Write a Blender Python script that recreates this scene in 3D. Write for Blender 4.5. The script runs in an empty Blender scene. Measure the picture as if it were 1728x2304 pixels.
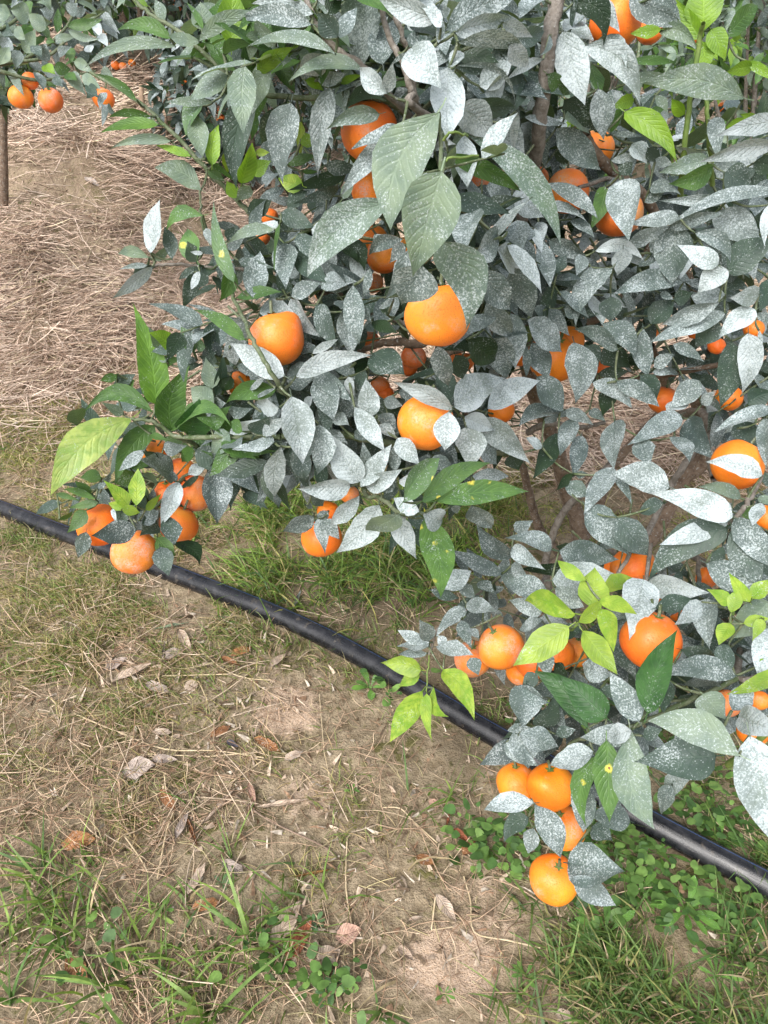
import bpy, math, random
import numpy as np
from mathutils import Vector, Matrix

random.seed(7); rng = np.random.default_rng(11)
scene = bpy.context.scene
# ---------------------------------------------------------------- camera
PITCH = math.radians(35.0); CAMZ = 1.45; F = 1676.0; CX, CY = 864.0, 1152.0
cd = bpy.data.cameras.new("camera"); cam = bpy.data.objects.new("camera", cd)
scene.collection.objects.link(cam); scene.camera = cam
cam.location = (0, 0, CAMZ); cam.rotation_euler = (math.pi/2 - PITCH, 0, 0)
cd.sensor_fit = 'VERTICAL'; cd.sensor_height = 24.0; cd.lens = 24.0*F/2304.0
cd.clip_start = 0.05; cd.clip_end = 300
# ---------------------------------------------------------------- light: bright overcast
SUN_EL, SUN_AZ = 47.0, -150.0     # azimuth measured from +Y clockwise: behind the camera, to its left
world = bpy.data.worlds.new("World"); scene.world = world; world.use_nodes = True
wn = world.node_tree; wn.nodes.clear()
sky = wn.nodes.new('ShaderNodeTexSky'); sky.sky_type = 'NISHITA'; sky.sun_disc = False
sky.sun_elevation = math.radians(SUN_EL); sky.sun_rotation = math.radians(SUN_AZ)
sky.air_density = 1.0; sky.dust_density = 4.0; sky.ozone_density = 1.0
hs = wn.nodes.new('ShaderNodeHueSaturation'); hs.inputs['Saturation'].default_value = 0.32
bg = wn.nodes.new('ShaderNodeBackground'); bg.inputs['Strength'].default_value = 0.15
wo = wn.nodes.new('ShaderNodeOutputWorld')
wn.links.new(sky.outputs[0], hs.inputs['Color']); wn.links.new(hs.outputs[0], bg.inputs[0]); wn.links.new(bg.outputs[0], wo.inputs[0])
sl = bpy.data.lights.new("sun", 'SUN'); so = bpy.data.objects.new("sun", sl); scene.collection.objects.link(so)
sl.energy = 1.2; sl.angle = math.radians(32); sl.color = (1.0, 0.965, 0.92)
a, e = math.radians(SUN_AZ), math.radians(SUN_EL)
sdir = Vector((math.sin(a)*math.cos(e), math.cos(a)*math.cos(e), math.sin(e)))
so.rotation_euler = sdir.to_track_quat('Z', 'Y').to_euler()
vs = scene.view_settings; vs.view_transform = 'Standard'; vs.look = 'None'; vs.gamma = 1.0; vs.use_curve_mapping = False
vs.exposure = 1.12
scene.cycles.max_bounces = 8; scene.cycles.diffuse_bounces = 4; scene.cycles.transmission_bounces = 4
scene.cycles.caustics_reflective = False; scene.cycles.caustics_refractive = False

# ---------------------------------------------------------------- measuring from the photograph
FWD = np.array([0, math.cos(PITCH), -math.sin(PITCH)]); UPV = np.array([0, math.sin(PITCH), math.cos(PITCH)])
CAM = np.array([0, 0, CAMZ])
def ray(px, py): return FWD + (px-CX)/F*np.array([1., 0, 0]) + (CY-py)/F*UPV
def at(px, py, d): return CAM + d*ray(px, py)
def proj(P):
    q = P - CAM; d = q @ FWD
    return CX + F*q[..., 0]/d, CY - F*(q @ UPV)/d, d

# ---------------------------------------------------------------- value noise and terrain height
_tab = np.random.default_rng(3).random((256, 256))
def vnoise(x, y):
    xi = np.floor(x).astype(int); yi = np.floor(y).astype(int); fx = x-xi; fy = y-yi
    fx = fx*fx*(3-2*fx); fy = fy*fy*(3-2*fy)
    g = lambda i, j: _tab[i & 255, j & 255]
    return (g(xi, yi)*(1-fx)+g(xi+1, yi)*fx)*(1-fy)+(g(xi, yi+1)*(1-fx)+g(xi+1, yi+1)*fx)*fy
def fbm(x, y, s, o=4):
    r = 0.; a = .5; t = 0.
    for k in range(o):
        r = r+a*vnoise(x*s+17.3*k, y*s+9.1*k); t += a; a *= .5; s *= 2.03
    return r/t-.5
PRO_Y = [-5, 2.5, 3.0, 3.75, 3.95, 4.2, 5.3, 9, 30, 80]; PRO_Z = [0, 0, .19, .55, .62, .82, .95, 1.15, 1.9, 3.0]
def H(x, y):
    x = np.asarray(x, float); y = np.asarray(y, float)
    yw = y + .25*fbm(x, y*0, .8, 2)
    z = np.interp(yw, PRO_Y, PRO_Z)
    t = np.clip((-x-.75)/.9, 0, 1); s = .52+.48*t*t*(3-2*t)
    far = np.clip((y-7)/6, 0, 1); s = s+(1-s)*far
    rough = np.clip((y-2.3)/1.0, 0, 1)
    return z*s + (.006+.03*rough)*fbm(x, y, 1.7, 3) + (.014+.05*rough)*fbm(x+5, y, 7, 3) + .017*fbm(x, y, 30, 3)
def on_ground(px, py, lift=0.):
    r = ray(px, py); r = r/np.linalg.norm(r); t = .3; step = .02
    while t < 60:
        P = CAM+t*r
        if P[2] <= H(P[0], P[1])+lift: break
        t += step*(1+t*.2)
    for k in range(12):
        P = CAM+t*r; dz = P[2]-(H(P[0], P[1])+lift); t += dz*.7
    return CAM+t*r

# ---------------------------------------------------------------- object helpers
COL = scene.collection
def tag(o, label=None, cat=None, group=None, kind=None):
    if label: o['label'] = label
    if cat: o['category'] = cat
    if group: o['group'] = group
    if kind: o['kind'] = kind
    return o
def empty(name, loc=(0, 0, 0)):
    o = bpy.data.objects.new(name, None); o.empty_display_size = .05; o.location = loc; COL.objects.link(o); return o
def link(name, me, parent=None, mat=None):
    o = bpy.data.objects.new(name, me); COL.objects.link(o)
    if parent is not None:
        o.parent = parent; o.matrix_parent_inverse = Matrix.Translation(-Vector(parent.location))
    if mat is not None and not me.materials: me.materials.append(mat)
    return o
def mesh_np(name, V, Fq, mat=None, smooth=True, cols=None, uvs=None):
    """V (n,3); Fq list of arrays of faces (k,3)/(k,4); cols (n,4) per vertex; uvs (n,2) per vertex"""
    V = np.asarray(V, np.float32); me = bpy.data.meshes.new(name)
    Fq = [np.asarray(f, np.int32) for f in Fq if len(f)]
    me.vertices.add(len(V)); me.vertices.foreach_set('co', V.ravel())
    loops = np.concatenate([f.ravel() for f in Fq]); tot = np.concatenate([np.full(len(f), f.shape[1], np.int32) for f in Fq])
    st = np.concatenate([[0], np.cumsum(tot)[:-1]]).astype(np.int32)
    me.loops.add(len(loops)); me.loops.foreach_set('vertex_index', loops)
    me.polygons.add(len(tot)); me.polygons.foreach_set('loop_start', st); me.polygons.foreach_set('loop_total', tot)
    me.polygons.foreach_set('use_smooth', np.full(len(tot), smooth))
    if uvs is not None:
        u = me.uv_layers.new(name='UVMap'); u.data.foreach_set('uv', np.asarray(uvs, np.float32)[loops].ravel())
    if cols is not None:
        ca = me.color_attributes.new(name='tint', type='FLOAT_COLOR', domain='POINT'); ca.data.foreach_set('color', np.asarray(cols, np.float32).ravel())
    me.update(calc_edges=True); me.validate()
    if mat: me.materials.append(mat)
    return me

class Tubes:
    def __init__(s): s.V = []; s.F = []; s.n = 0
    def add(s, pts, rad, seg=7, bump=.0):
        pts = np.asarray(pts, float); m = len(pts); rad = np.broadcast_to(np.asarray(rad, float), (m,))
        T = np.gradient(pts, axis=0); T /= np.linalg.norm(T, axis=1)[:, None]+1e-9
        ref = np.array([0, 0, 1.]) if abs(T[0][2]) < .9 else np.array([1., 0, 0])
        A = np.zeros_like(T); a0 = np.cross(T[0], ref); A[0] = a0/np.linalg.norm(a0)
        for i_ in range(1, m): v_ = A[i_-1]-T[i_]*(T[i_]@A[i_-1]); A[i_] = v_/(np.linalg.norm(v_)+1e-9)
        B = np.cross(T, A)
        th = np.linspace(0, 2*math.pi, seg, endpoint=False)
        rr = rad[:, None]*(1+bump*(rng.random((m, seg))-.5))
        P = pts[:, None, :]+rr[..., None]*(np.cos(th)[None, :, None]*A[:, None, :]+np.sin(th)[None, :, None]*B[:, None, :])
        s.V.append(P.reshape(-1, 3)); i = np.arange(m-1)[:, None]*seg; j = np.arange(seg)[None, :]
        q = np.stack([i+j, i+(j+1) % seg, i+seg+(j+1) % seg, i+seg+j], -1).reshape(-1, 4)+s.n
        s.F.append(q); s.n += m*seg
    def mesh(s, name, mat): return mesh_np(name, np.concatenate(s.V), [np.concatenate(s.F)], mat)
def smooth_path(pts, n=6):
    pts = np.asarray(pts, float)
    if len(pts) < 3: return np.array([pts[0]+(pts[-1]-pts[0])*t for t in np.linspace(0, 1, n)])
    P = np.vstack([2*pts[0]-pts[1], pts, 2*pts[-1]-pts[-2]]); out = []
    for i in range(1, len(P)-2):
        for t in np.linspace(0, 1, n, endpoint=False):
            a, b, c, d = P[i-1], P[i], P[i+1], P[i+2]
            out.append(.5*((2*b)+(c-a)*t+(2*a-5*b+4*c-d)*t*t+(-a+3*b-3*c+d)*t**3))
    out.append(P[-2]); return np.array(out)

# ---------------------------------------------------------------- materials
def newmat(name):
    m = bpy.data.materials.new(name); m.use_nodes = True; nt = m.node_tree; nt.nodes.clear()
    out = nt.nodes.new('ShaderNodeOutputMaterial'); return m, nt, out
class NB:
    def __init__(s, nt): s.nt = nt
    def n(s, t, **kw):
        o = s.nt.nodes.new(t)
        for k, v in kw.items():
            if k in o.inputs.keys() if isinstance(k, str) else False: o.inputs[k].default_value = v
            else: setattr(o, k, v)
        return o
    def l(s, a, b): s.nt.links.new(a, b)
    def _set(s, sock, v):
        if isinstance(v, bpy.types.NodeSocket): s.l(v, sock)
        else: sock.default_value = v
    def math(s, op, a, b=0., c=0., clamp=False):
        o = s.nt.nodes.new('ShaderNodeMath'); o.operation = op; o.use_clamp = clamp
        s._set(o.inputs[0], a); s._set(o.inputs[1], b); s._set(o.inputs[2], c); return o.outputs[0]
    def mix(s, f, a, b, blend='MIX'):
        o = s.nt.nodes.new('ShaderNodeMix'); o.data_type = 'RGBA'; o.blend_type = blend
        s._set(o.inputs['Factor'], f)
        for k, v in ((6, a), (7, b)):
            if isinstance(v, tuple) and len(v) == 3: v = v+(1,)
            s._set(o.inputs[k], v)
        return o.outputs[2]
    def noise(s, scale, detail=2., vec=None, rough=.5):
        o = s.nt.nodes.new('ShaderNodeTexNoise'); o.inputs['Scale'].default_value = scale; o.inputs['Detail'].default_value = detail
        o.inputs['Roughness'].default_value = rough
        if vec is not None: s.l(vec, o.inputs['Vector'])
        return o.outputs[0]
    def ss(s, v, lo, hi):
        o = s.nt.nodes.new('ShaderNodeMapRange'); o.interpolation_type = 'SMOOTHSTEP'
        s._set(o.inputs[0], v); s._set(o.inputs[1], lo); s._set(o.inputs[2], hi); o.inputs[3].default_value = 0; o.inputs[4].default_value = 1
        return o.outputs[0]
    def pos(s): return s.nt.nodes.new('ShaderNodeNewGeometry')
def bump(b, h, dist, strength=1., nrm=None):
    o = b.nt.nodes.new('ShaderNodeBump'); o.inputs['Distance'].default_value = dist; o.inputs['Strength'].default_value = strength
    b.l(h, o.inputs['Height'])
    if nrm is not None: b.l(nrm, o.inputs['Normal'])
    return o.outputs[0]

def leaf_mat(name, source, spots=False, gloss=.42):
    m, nt, out = newmat(name); b = NB(nt)
    geo = b.pos(); P = geo.outputs['Position']; back = geo.outputs['Backfacing']
    if source == 'object':
        oi = nt.nodes.new('ShaderNodeObjectInfo'); col, coat = oi.outputs['Color'], oi.outputs['Alpha']
    else:
        at_ = nt.nodes.new('ShaderNodeAttribute'); at_.attribute_name = 'tint'; col, coat = at_.outputs['Color'], at_.outputs['Alpha']
    uv = nt.nodes.new('ShaderNodeUVMap'); sep = nt.nodes.new('ShaderNodeSeparateXYZ'); b.l(uv.outputs[0], sep.inputs[0])
    coat = b.math('MULTIPLY', coat, b.math('GREATER_THAN', sep.outputs[0], .004))
    U = sep.outputs[0]; Vv = b.math('ABSOLUTE', b.math('SUBTRACT', b.math('MULTIPLY', sep.outputs[1], 2.), 1.))
    mid = b.math('SUBTRACT', 1., b.ss(Vv, .02, .09))                       # midrib
    ph = b.math('SUBTRACT', b.math('MULTIPLY', U, 10.), b.math('MULTIPLY', Vv, 2.4))
    ph = b.math('ADD', ph, b.math('MULTIPLY', b.noise(30., 1., P), .8))
    vein = b.math('POWER', b.math('ABSOLUTE', b.math('COSINE', b.math('MULTIPLY', ph, math.pi))), 10.)
    vein = b.math('MULTIPLY', vein, b.math('SUBTRACT', 1., b.math('MULTIPLY', Vv, .6)))
    vein = b.math('MAXIMUM', vein, mid)
    mott = b.noise(45., 3., P)
    base = b.mix(b.ss(mott, .3, .7), b.mix(1., col, (.72, .78, .8), 'MULTIPLY'), b.mix(1., col, (1.25, 1.2, 1.1), 'MULTIPLY'))
    sg = nt.nodes.new('ShaderNodeSeparateColor'); b.l(col, sg.inputs[0]); young = b.ss(sg.outputs[1], .30, .42)
    base = b.mix(b.math('MULTIPLY', young, b.ss(b.noise(80., 3., P), .4, .65)), base, b.mix(1., col, (.62, .80, .55), 'MULTIPLY'))
    base = b.mix(b.math('MULTIPLY', vein, .32), base, b.mix(young, b.mix(1., col, (1.9, 1.75, 1.9), 'MULTIPLY'), b.mix(1., col, (.45, .68, .4), 'MULTIPLY')))
    if spots:
        vo = nt.nodes.new('ShaderNodeTexVoronoi'); vo.inputs['Scale'].default_value = 40.; b.l(P, vo.inputs['Vector'])
        sepc = nt.nodes.new('ShaderNodeSeparateColor'); b.l(vo.outputs['Color'], sepc.inputs[0])
        pick = b.math('GREATER_THAN', sepc.outputs[0], .33)
        dn = b.math('ADD', vo.outputs['Distance'], b.math('MULTIPLY', b.math('SUBTRACT', b.noise(260., 2., P), .5), .22))
        halo = b.math('MULTIPLY', b.math('SUBTRACT', 1., b.ss(dn, .13, .27)), pick)
        core = b.math('MULTIPLY', b.math('SUBTRACT', 1., b.ss(dn, .05, .10)), pick)
        base = b.mix(halo, base, (.66, .60, .09)); base = b.mix(core, base, (.22, .07, .02))
    # dried spray residue: a film with coalesced droplets
    n1 = b.noise(430., 4., P, .68); n2 = b.noise(24., 3., P, .6)
    thr = b.math('SUBTRACT', b.math('SUBTRACT', .700, b.math('MULTIPLY', coat, .205)), b.math('MULTIPLY', b.math('SUBTRACT', n2, .5), .48))
    blot = b.ss(n1, b.math('SUBTRACT', thr, .10), b.math('ADD', thr, .10))
    vo2 = nt.nodes.new('ShaderNodeTexVoronoi'); vo2.inputs['Scale'].default_value = 460.; b.l(P, vo2.inputs['Vector'])
    sp2 = nt.nodes.new('ShaderNodeSeparateColor'); b.l(vo2.outputs['Color'], sp2.inputs[0])
    drop = b.math('MULTIPLY', b.math('SUBTRACT', 1., b.ss(vo2.outputs['Distance'], .22, .36)),
                  b.math('LESS_THAN', sp2.outputs[1], b.math('MULTIPLY', coat, .4)))
    film = b.math('MULTIPLY', b.math('ADD', b.math('MULTIPLY', coat, .88), b.math('MULTIPLY', b.math('MULTIPLY', b.math('SUBTRACT', n2, .5), 1.5), coat)), b.math('SUBTRACT', 1., b.math('MULTIPLY', vein, .25)), clamp=True)
    under = b.math('SUBTRACT', 1., b.math('MULTIPLY', back, .8))
    film = b.math('MULTIPLY', film, under)
    c = b.mix(film, base, b.mix(b.ss(coat, .45, .95), (.155, .200, .208), (.290, .342, .356)))
    white = b.math('MULTIPLY', b.math('MAXIMUM', b.math('MULTIPLY', blot, .82), b.math('MULTIPLY', drop, .65)), under)
    c = b.mix(white, c, (.455, .515, .530))
    c = b.mix(b.math('MULTIPLY', back, .55), c, b.mix(.5, c, (.16, .21, .11)))
    bs = nt.nodes.new('ShaderNodeBsdfPrincipled'); b.l(c, bs.inputs['Base Color'])
    b.l(b.math('ADD', gloss, b.math('MULTIPLY', b.math('MAXIMUM', white, film), .40)), bs.inputs['Roughness'])
    bs.inputs['Specular IOR Level'].default_value = .45
    hgt = b.math('ADD', b.math('MULTIPLY', vein, -.34), b.math('MULTIPLY', n1, .35)); hgt = b.math('ADD', hgt, b.math('MULTIPLY', mott, .9))
    nrm = bump(b, hgt, .0016, .8); b.l(nrm, bs.inputs['Normal'])
    tr = nt.nodes.new('ShaderNodeBsdfTranslucent'); b.l(b.mix(1., c, (1.5, 1.55, .65), 'MULTIPLY'), tr.inputs[0])
    mx = nt.nodes.new('ShaderNodeMixShader'); b.l(b.math('MULTIPLY', b.math('SUBTRACT', 1., b.math('MAXIMUM', white, film)), .30), mx.inputs[0])
    b.l(bs.outputs[0], mx.inputs[1]); b.l(tr.outputs[0], mx.inputs[2]); b.l(mx.outputs[0], out.inputs[0])
    return m
M_LEAF = leaf_mat('leaf_surface', 'object'); M_LEAF_SPOT = leaf_mat('spotted_leaf_surface', 'object', True); M_LEAVES = leaf_mat('foliage_surface', 'attr')

def orange_mat():
    m, nt, out = newmat('orange_peel'); b = NB(nt); P = b.pos().outputs['Position']
    oi = nt.nodes.new('ShaderNodeObjectInfo')
    n = b.noise(18., 3., P)
    c = b.mix(b.ss(n, .3, .7), oi.outputs['Color'], b.mix(1., oi.outputs['Color'], (1.08, .70, .5), 'MULTIPLY'))
    c = b.mix(b.math('MULTIPLY', b.ss(b.noise(11., 2., P), .55, .75), .5), c, (.80, .36, .03))
    vo = nt.nodes.new('ShaderNodeTexVoronoi'); vo.inputs['Scale'].default_value = 520.; b.l(P, vo.inputs['Vector'])
    pore = b.math('SUBTRACT', 1., b.ss(vo.outputs['Distance'], .12, .42))
    c = b.mix(b.math('MULTIPLY', pore, .30), c, (.42, .11, .01))
    d1 = b.noise(26., 4., P, .6); d2 = b.noise(420., 2., P)
    dust = b.math('MULTIPLY', b.ss(d1, b.math('SUBTRACT', .68, b.math('MULTIPLY', oi.outputs['Alpha'], .3)), .80), b.ss(d2, .3, .6))
    dust = b.math('ADD', dust, b.math('MULTIPLY', oi.outputs['Alpha'], .05))
    c = b.mix(b.math('MULTIPLY', dust, .8), c, (.55, .46, .42))
    sc = b.math('MULTIPLY', b.ss(b.noise(90., 5., P, .7), .66, .74), .6); c = b.mix(sc, c, (.30, .09, .02))
    bs = nt.nodes.new('ShaderNodeBsdfPrincipled'); b.l(c, bs.inputs['Base Color']); bs.inputs['Roughness'].default_value = .48
    b.l(b.math('ADD', .44, b.math('MULTIPLY', dust, .9), clamp=True), bs.inputs['Roughness'])
    bs.inputs['Subsurface Weight'].default_value = .12; bs.inputs['Subsurface Radius'].default_value = (.012, .005, .002); bs.inputs['Subsurface Scale'].default_value = .6
    b.l(bump(b, b.math('ADD', b.math('MULTIPLY', pore, -.6), b.math('MULTIPLY', n, .5)), .0009, .7), bs.inputs['Normal']); b.l(bs.outputs[0], out.inputs[0]); return m
M_ORANGE = orange_mat()

def simple_mat(name, c1, c2, scale, rough=.8, bscale=None, bdist=.002, c3=None, c3lo=.6, stretch=None, spec=.3):
    m, nt, out = newmat(name); b = NB(nt); P = b.pos().outputs['Position']
    n = b.noise(scale, 4., P, .6); c = b.mix(b.ss(n, .32, .68), c1, c2)
    if c3: c = b.mix(b.ss(b.noise(scale*2.7, 4., P, .65), c3lo, c3lo+.08), c, c3)
    bs = nt.nodes.new('ShaderNodeBsdfPrincipled'); b.l(c, bs.inputs['Base Color']); bs.inputs['Roughness'].default_value = rough
    bs.inputs['Specular IOR Level'].default_value = spec
    b.l(bump(b, b.noise(bscale or scale*4, 4., P, .6), bdist, .9), bs.inputs['Normal']); b.l(bs.outputs[0], out.inputs[0]); return m
M_BARK = simple_mat('bark', (.115, .078, .055), (.235, .175, .13), 60., .85, 220., .003, (.33, .33, .31), .58)
M_BARK_G = simple_mat('dusty_bark', (.13, .112, .092), (.25, .225, .20), 80., .85, 260., .003, (.30, .30, .29), .60)
M_TWIG = simple_mat('green_twig', (.06, .09, .035), (.14, .16, .10), 90., .6, 300., .001, (.28, .30, .28), .60)
M_GSTEM = simple_mat('fresh_stem', (.10, .16, .035), (.16, .22, .06), 90., .5, 300., .001)
M_STAKE = simple_mat('weathered_wood', (.22, .15, .10), (.34, .25, .18), 40., .85, 200., .002)

def tint_mat(name, rough=.7, trans=.0, var=.25, nscale=60., spec=.3):
    m, nt, out = newmat(name); b = NB(nt); P = b.pos().outputs['Position']
    a_ = nt.nodes.new('ShaderNodeAttribute'); a_.attribute_name = 'tint'
    c = b.mix(b.ss(b.noise(nscale, 3., P), .3, .7), b.mix(1., a_.outputs['Color'], (1-var,)*3, 'MULTIPLY'), b.mix(1., a_.outputs['Color'], (1+var,)*3, 'MULTIPLY'))
    bs = nt.nodes.new('ShaderNodeBsdfPrincipled'); b.l(c, bs.inputs['Base Color']); bs.inputs['Roughness'].default_value = rough
    bs.inputs['Specular IOR Level'].default_value = spec
    if trans:
        tr = nt.nodes.new('ShaderNodeBsdfTranslucent'); b.l(b.mix(1., c, (1.4, 1.5, .7), 'MULTIPLY'), tr.inputs[0])
        mx = nt.nodes.new('ShaderNodeMixShader'); mx.inputs[0].default_value = trans
        b.l(bs.outputs[0], mx.inputs[1]); b.l(tr.outputs[0], mx.inputs[2]); b.l(mx.outputs[0], out.inputs[0])
    else: b.l(bs.outputs[0], out.inputs[0])
    return m
M_STRAW = tint_mat('straw_surface', .65, .0); M_GRASS = tint_mat('grass_surface', .5, .3); M_DEBRIS = tint_mat('debris_surface', .95, 0., .35, 120., .1)

def dry_leaf_mat():
    m, nt, out = newmat('dry_leaf_surface'); b = NB(nt); P = b.pos().outputs['Position']
    oi = nt.nodes.new('ShaderNodeObjectInfo'); col = oi.outputs['Color']
    uv = nt.nodes.new('ShaderNodeUVMap'); sep = nt.nodes.new('ShaderNodeSeparateXYZ'); b.l(uv.outputs[0], sep.inputs[0])
    Vv = b.math('ABSOLUTE', b.math('SUBTRACT', b.math('MULTIPLY', sep.outputs[1], 2.), 1.)); mid = b.math('SUBTRACT', 1., b.ss(Vv, .02, .1))
    ph = b.math('SUBTRACT', b.math('MULTIPLY', sep.outputs[0], 9.), b.math('MULTIPLY', Vv, 2.2))
    vein = b.math('MAXIMUM', mid, b.math('MULTIPLY', b.math('POWER', b.math('ABSOLUTE', b.math('COSINE', b.math('MULTIPLY', ph, math.pi))), 12.), .6))
    n = b.noise(55., 4., P, .6)
    c = b.mix(b.ss(n, .3, .7), b.mix(1., col, (.62, .58, .55), 'MULTIPLY'), b.mix(1., col, (1.25, 1.2, 1.15), 'MULTIPLY'))
    c = b.mix(b.math('MULTIPLY', vein, .35), c, b.mix(1., col, (.5, .45, .4), 'MULTIPLY'))
    c = b.mix(b.math('MULTIPLY', b.ss(b.noise(160., 4., P, .65), .55, .62), oi.outputs['Alpha']), c, (.52, .52, .50))
    bs = nt.nodes.new('ShaderNodeBsdfPrincipled'); b.l(c, bs.inputs['Base Color']); bs.inputs['Roughness'].default_value = .75
    bs.inputs['Specular IOR Level'].default_value = .25
    b.l(bump(b, b.math('ADD', n, vein), .002, .8), bs.inputs['Normal']); b.l(bs.outputs[0], out.inputs[0]); return m
M_DRY = dry_leaf_mat()

def soil_mat():
    m, nt, out = newmat('clay_soil'); b = NB(nt); P = b.pos().outputs['Position']
    a_ = nt.nodes.new('ShaderNodeAttribute'); a_.attribute_name = 'tint'; sp = nt.nodes.new('ShaderNodeSeparateColor'); b.l(a_.outputs['Color'], sp.inputs[0])
    n1 = b.noise(7., 5., P, .6); n2 = b.noise(38., 5., P, .65); n3 = b.noise(210., 4., P, .65)
    c = b.mix(b.ss(n2, .32, .66), (.190, .146, .092), (.385, .312, .215))
    c = b.mix(b.ss(b.math('ADD', b.math('MULTIPLY', n1, .5), b.math('MULTIPLY', n2, .5)), .515, .60), c, (.125, .115, .045))      # algae green
    pale = b.ss(b.math('ADD', sp.outputs[0], b.math('MULTIPLY', b.math('SUBTRACT', n2, .5), 1.5)), .35, .75)
    c = b.mix(pale, c, b.mix(b.ss(n3, .35, .65), (.40, .29, .20), (.56, .43, .33)))
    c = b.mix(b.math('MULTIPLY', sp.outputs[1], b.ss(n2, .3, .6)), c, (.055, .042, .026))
    c = b.mix(b.math('MULTIPLY', b.ss(n3, .5, .75), .35), c, (.075, .055, .032))
    c = b.mix(b.math('MULTIPLY', sp.outputs[2], b.ss(n3, .42, .6)), c, (.32, .24, .18))
    bs = nt.nodes.new('ShaderNodeBsdfPrincipled'); b.l(c, bs.inputs['Base Color']); bs.inputs['Roughness'].default_value = .92
    bs.inputs['Specular IOR Level'].default_value = .15
    h = b.math('ADD', b.math('MULTIPLY', n2, .7), b.math('MULTIPLY', n3, .3))
    b.l(bump(b, h, .02, 1.), bs.inputs['Normal']); b.l(bs.outputs[0], out.inputs[0]); return m
M_SOIL = soil_mat()

def pipe_mat():
    m, nt, out = newmat('black_polyethylene'); b = NB(nt); P = b.pos().outputs['Position']
    uv = nt.nodes.new('ShaderNodeUVMap'); sep = nt.nodes.new('ShaderNodeSeparateXYZ'); b.l(uv.outputs[0], sep.inputs[0])
    cmb = nt.nodes.new('ShaderNodeCombineXYZ'); b.l(b.math('MULTIPLY', sep.outputs[0], 9.), cmb.inputs[0]); b.l(b.math('MULTIPLY', sep.outputs[1], 260.), cmb.inputs[1])
    scr = b.noise(1., 3., cmb.outputs[0], .6)
    n = b.noise(30., 4., P, .65)
    c = b.mix(b.ss(n, .45, .75), (.006, .0065, .009), (.030, .030, .034))
    c = b.mix(b.math('MULTIPLY', b.ss(scr, .60, .70), .45), c, (.16, .17, .19))
    c = b.mix(b.math('MULTIPLY', b.ss(b.noise(45., 5., P, .72), .57, .70), .35), c, (.17, .14, .105))
    line = b.math('LESS_THAN', b.math('ABSOLUTE', b.math('SUBTRACT', sep.outputs[1], .30)), .006)
    c = b.mix(b.math('MULTIPLY', line, .6), c, (.05, .12, .35))
    bs = nt.nodes.new('ShaderNodeBsdfPrincipled'); b.l(c, bs.inputs['Base Color']); b.l(b.math('ADD', .13, b.math('MULTIPLY', n, .3)), bs.inputs['Roughness'])
    b.l(bump(b, scr, .0006, .6), bs.inputs['Normal']); b.l(bs.outputs[0], out.inputs[0]); return m
M_PIPE = pipe_mat()
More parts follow.
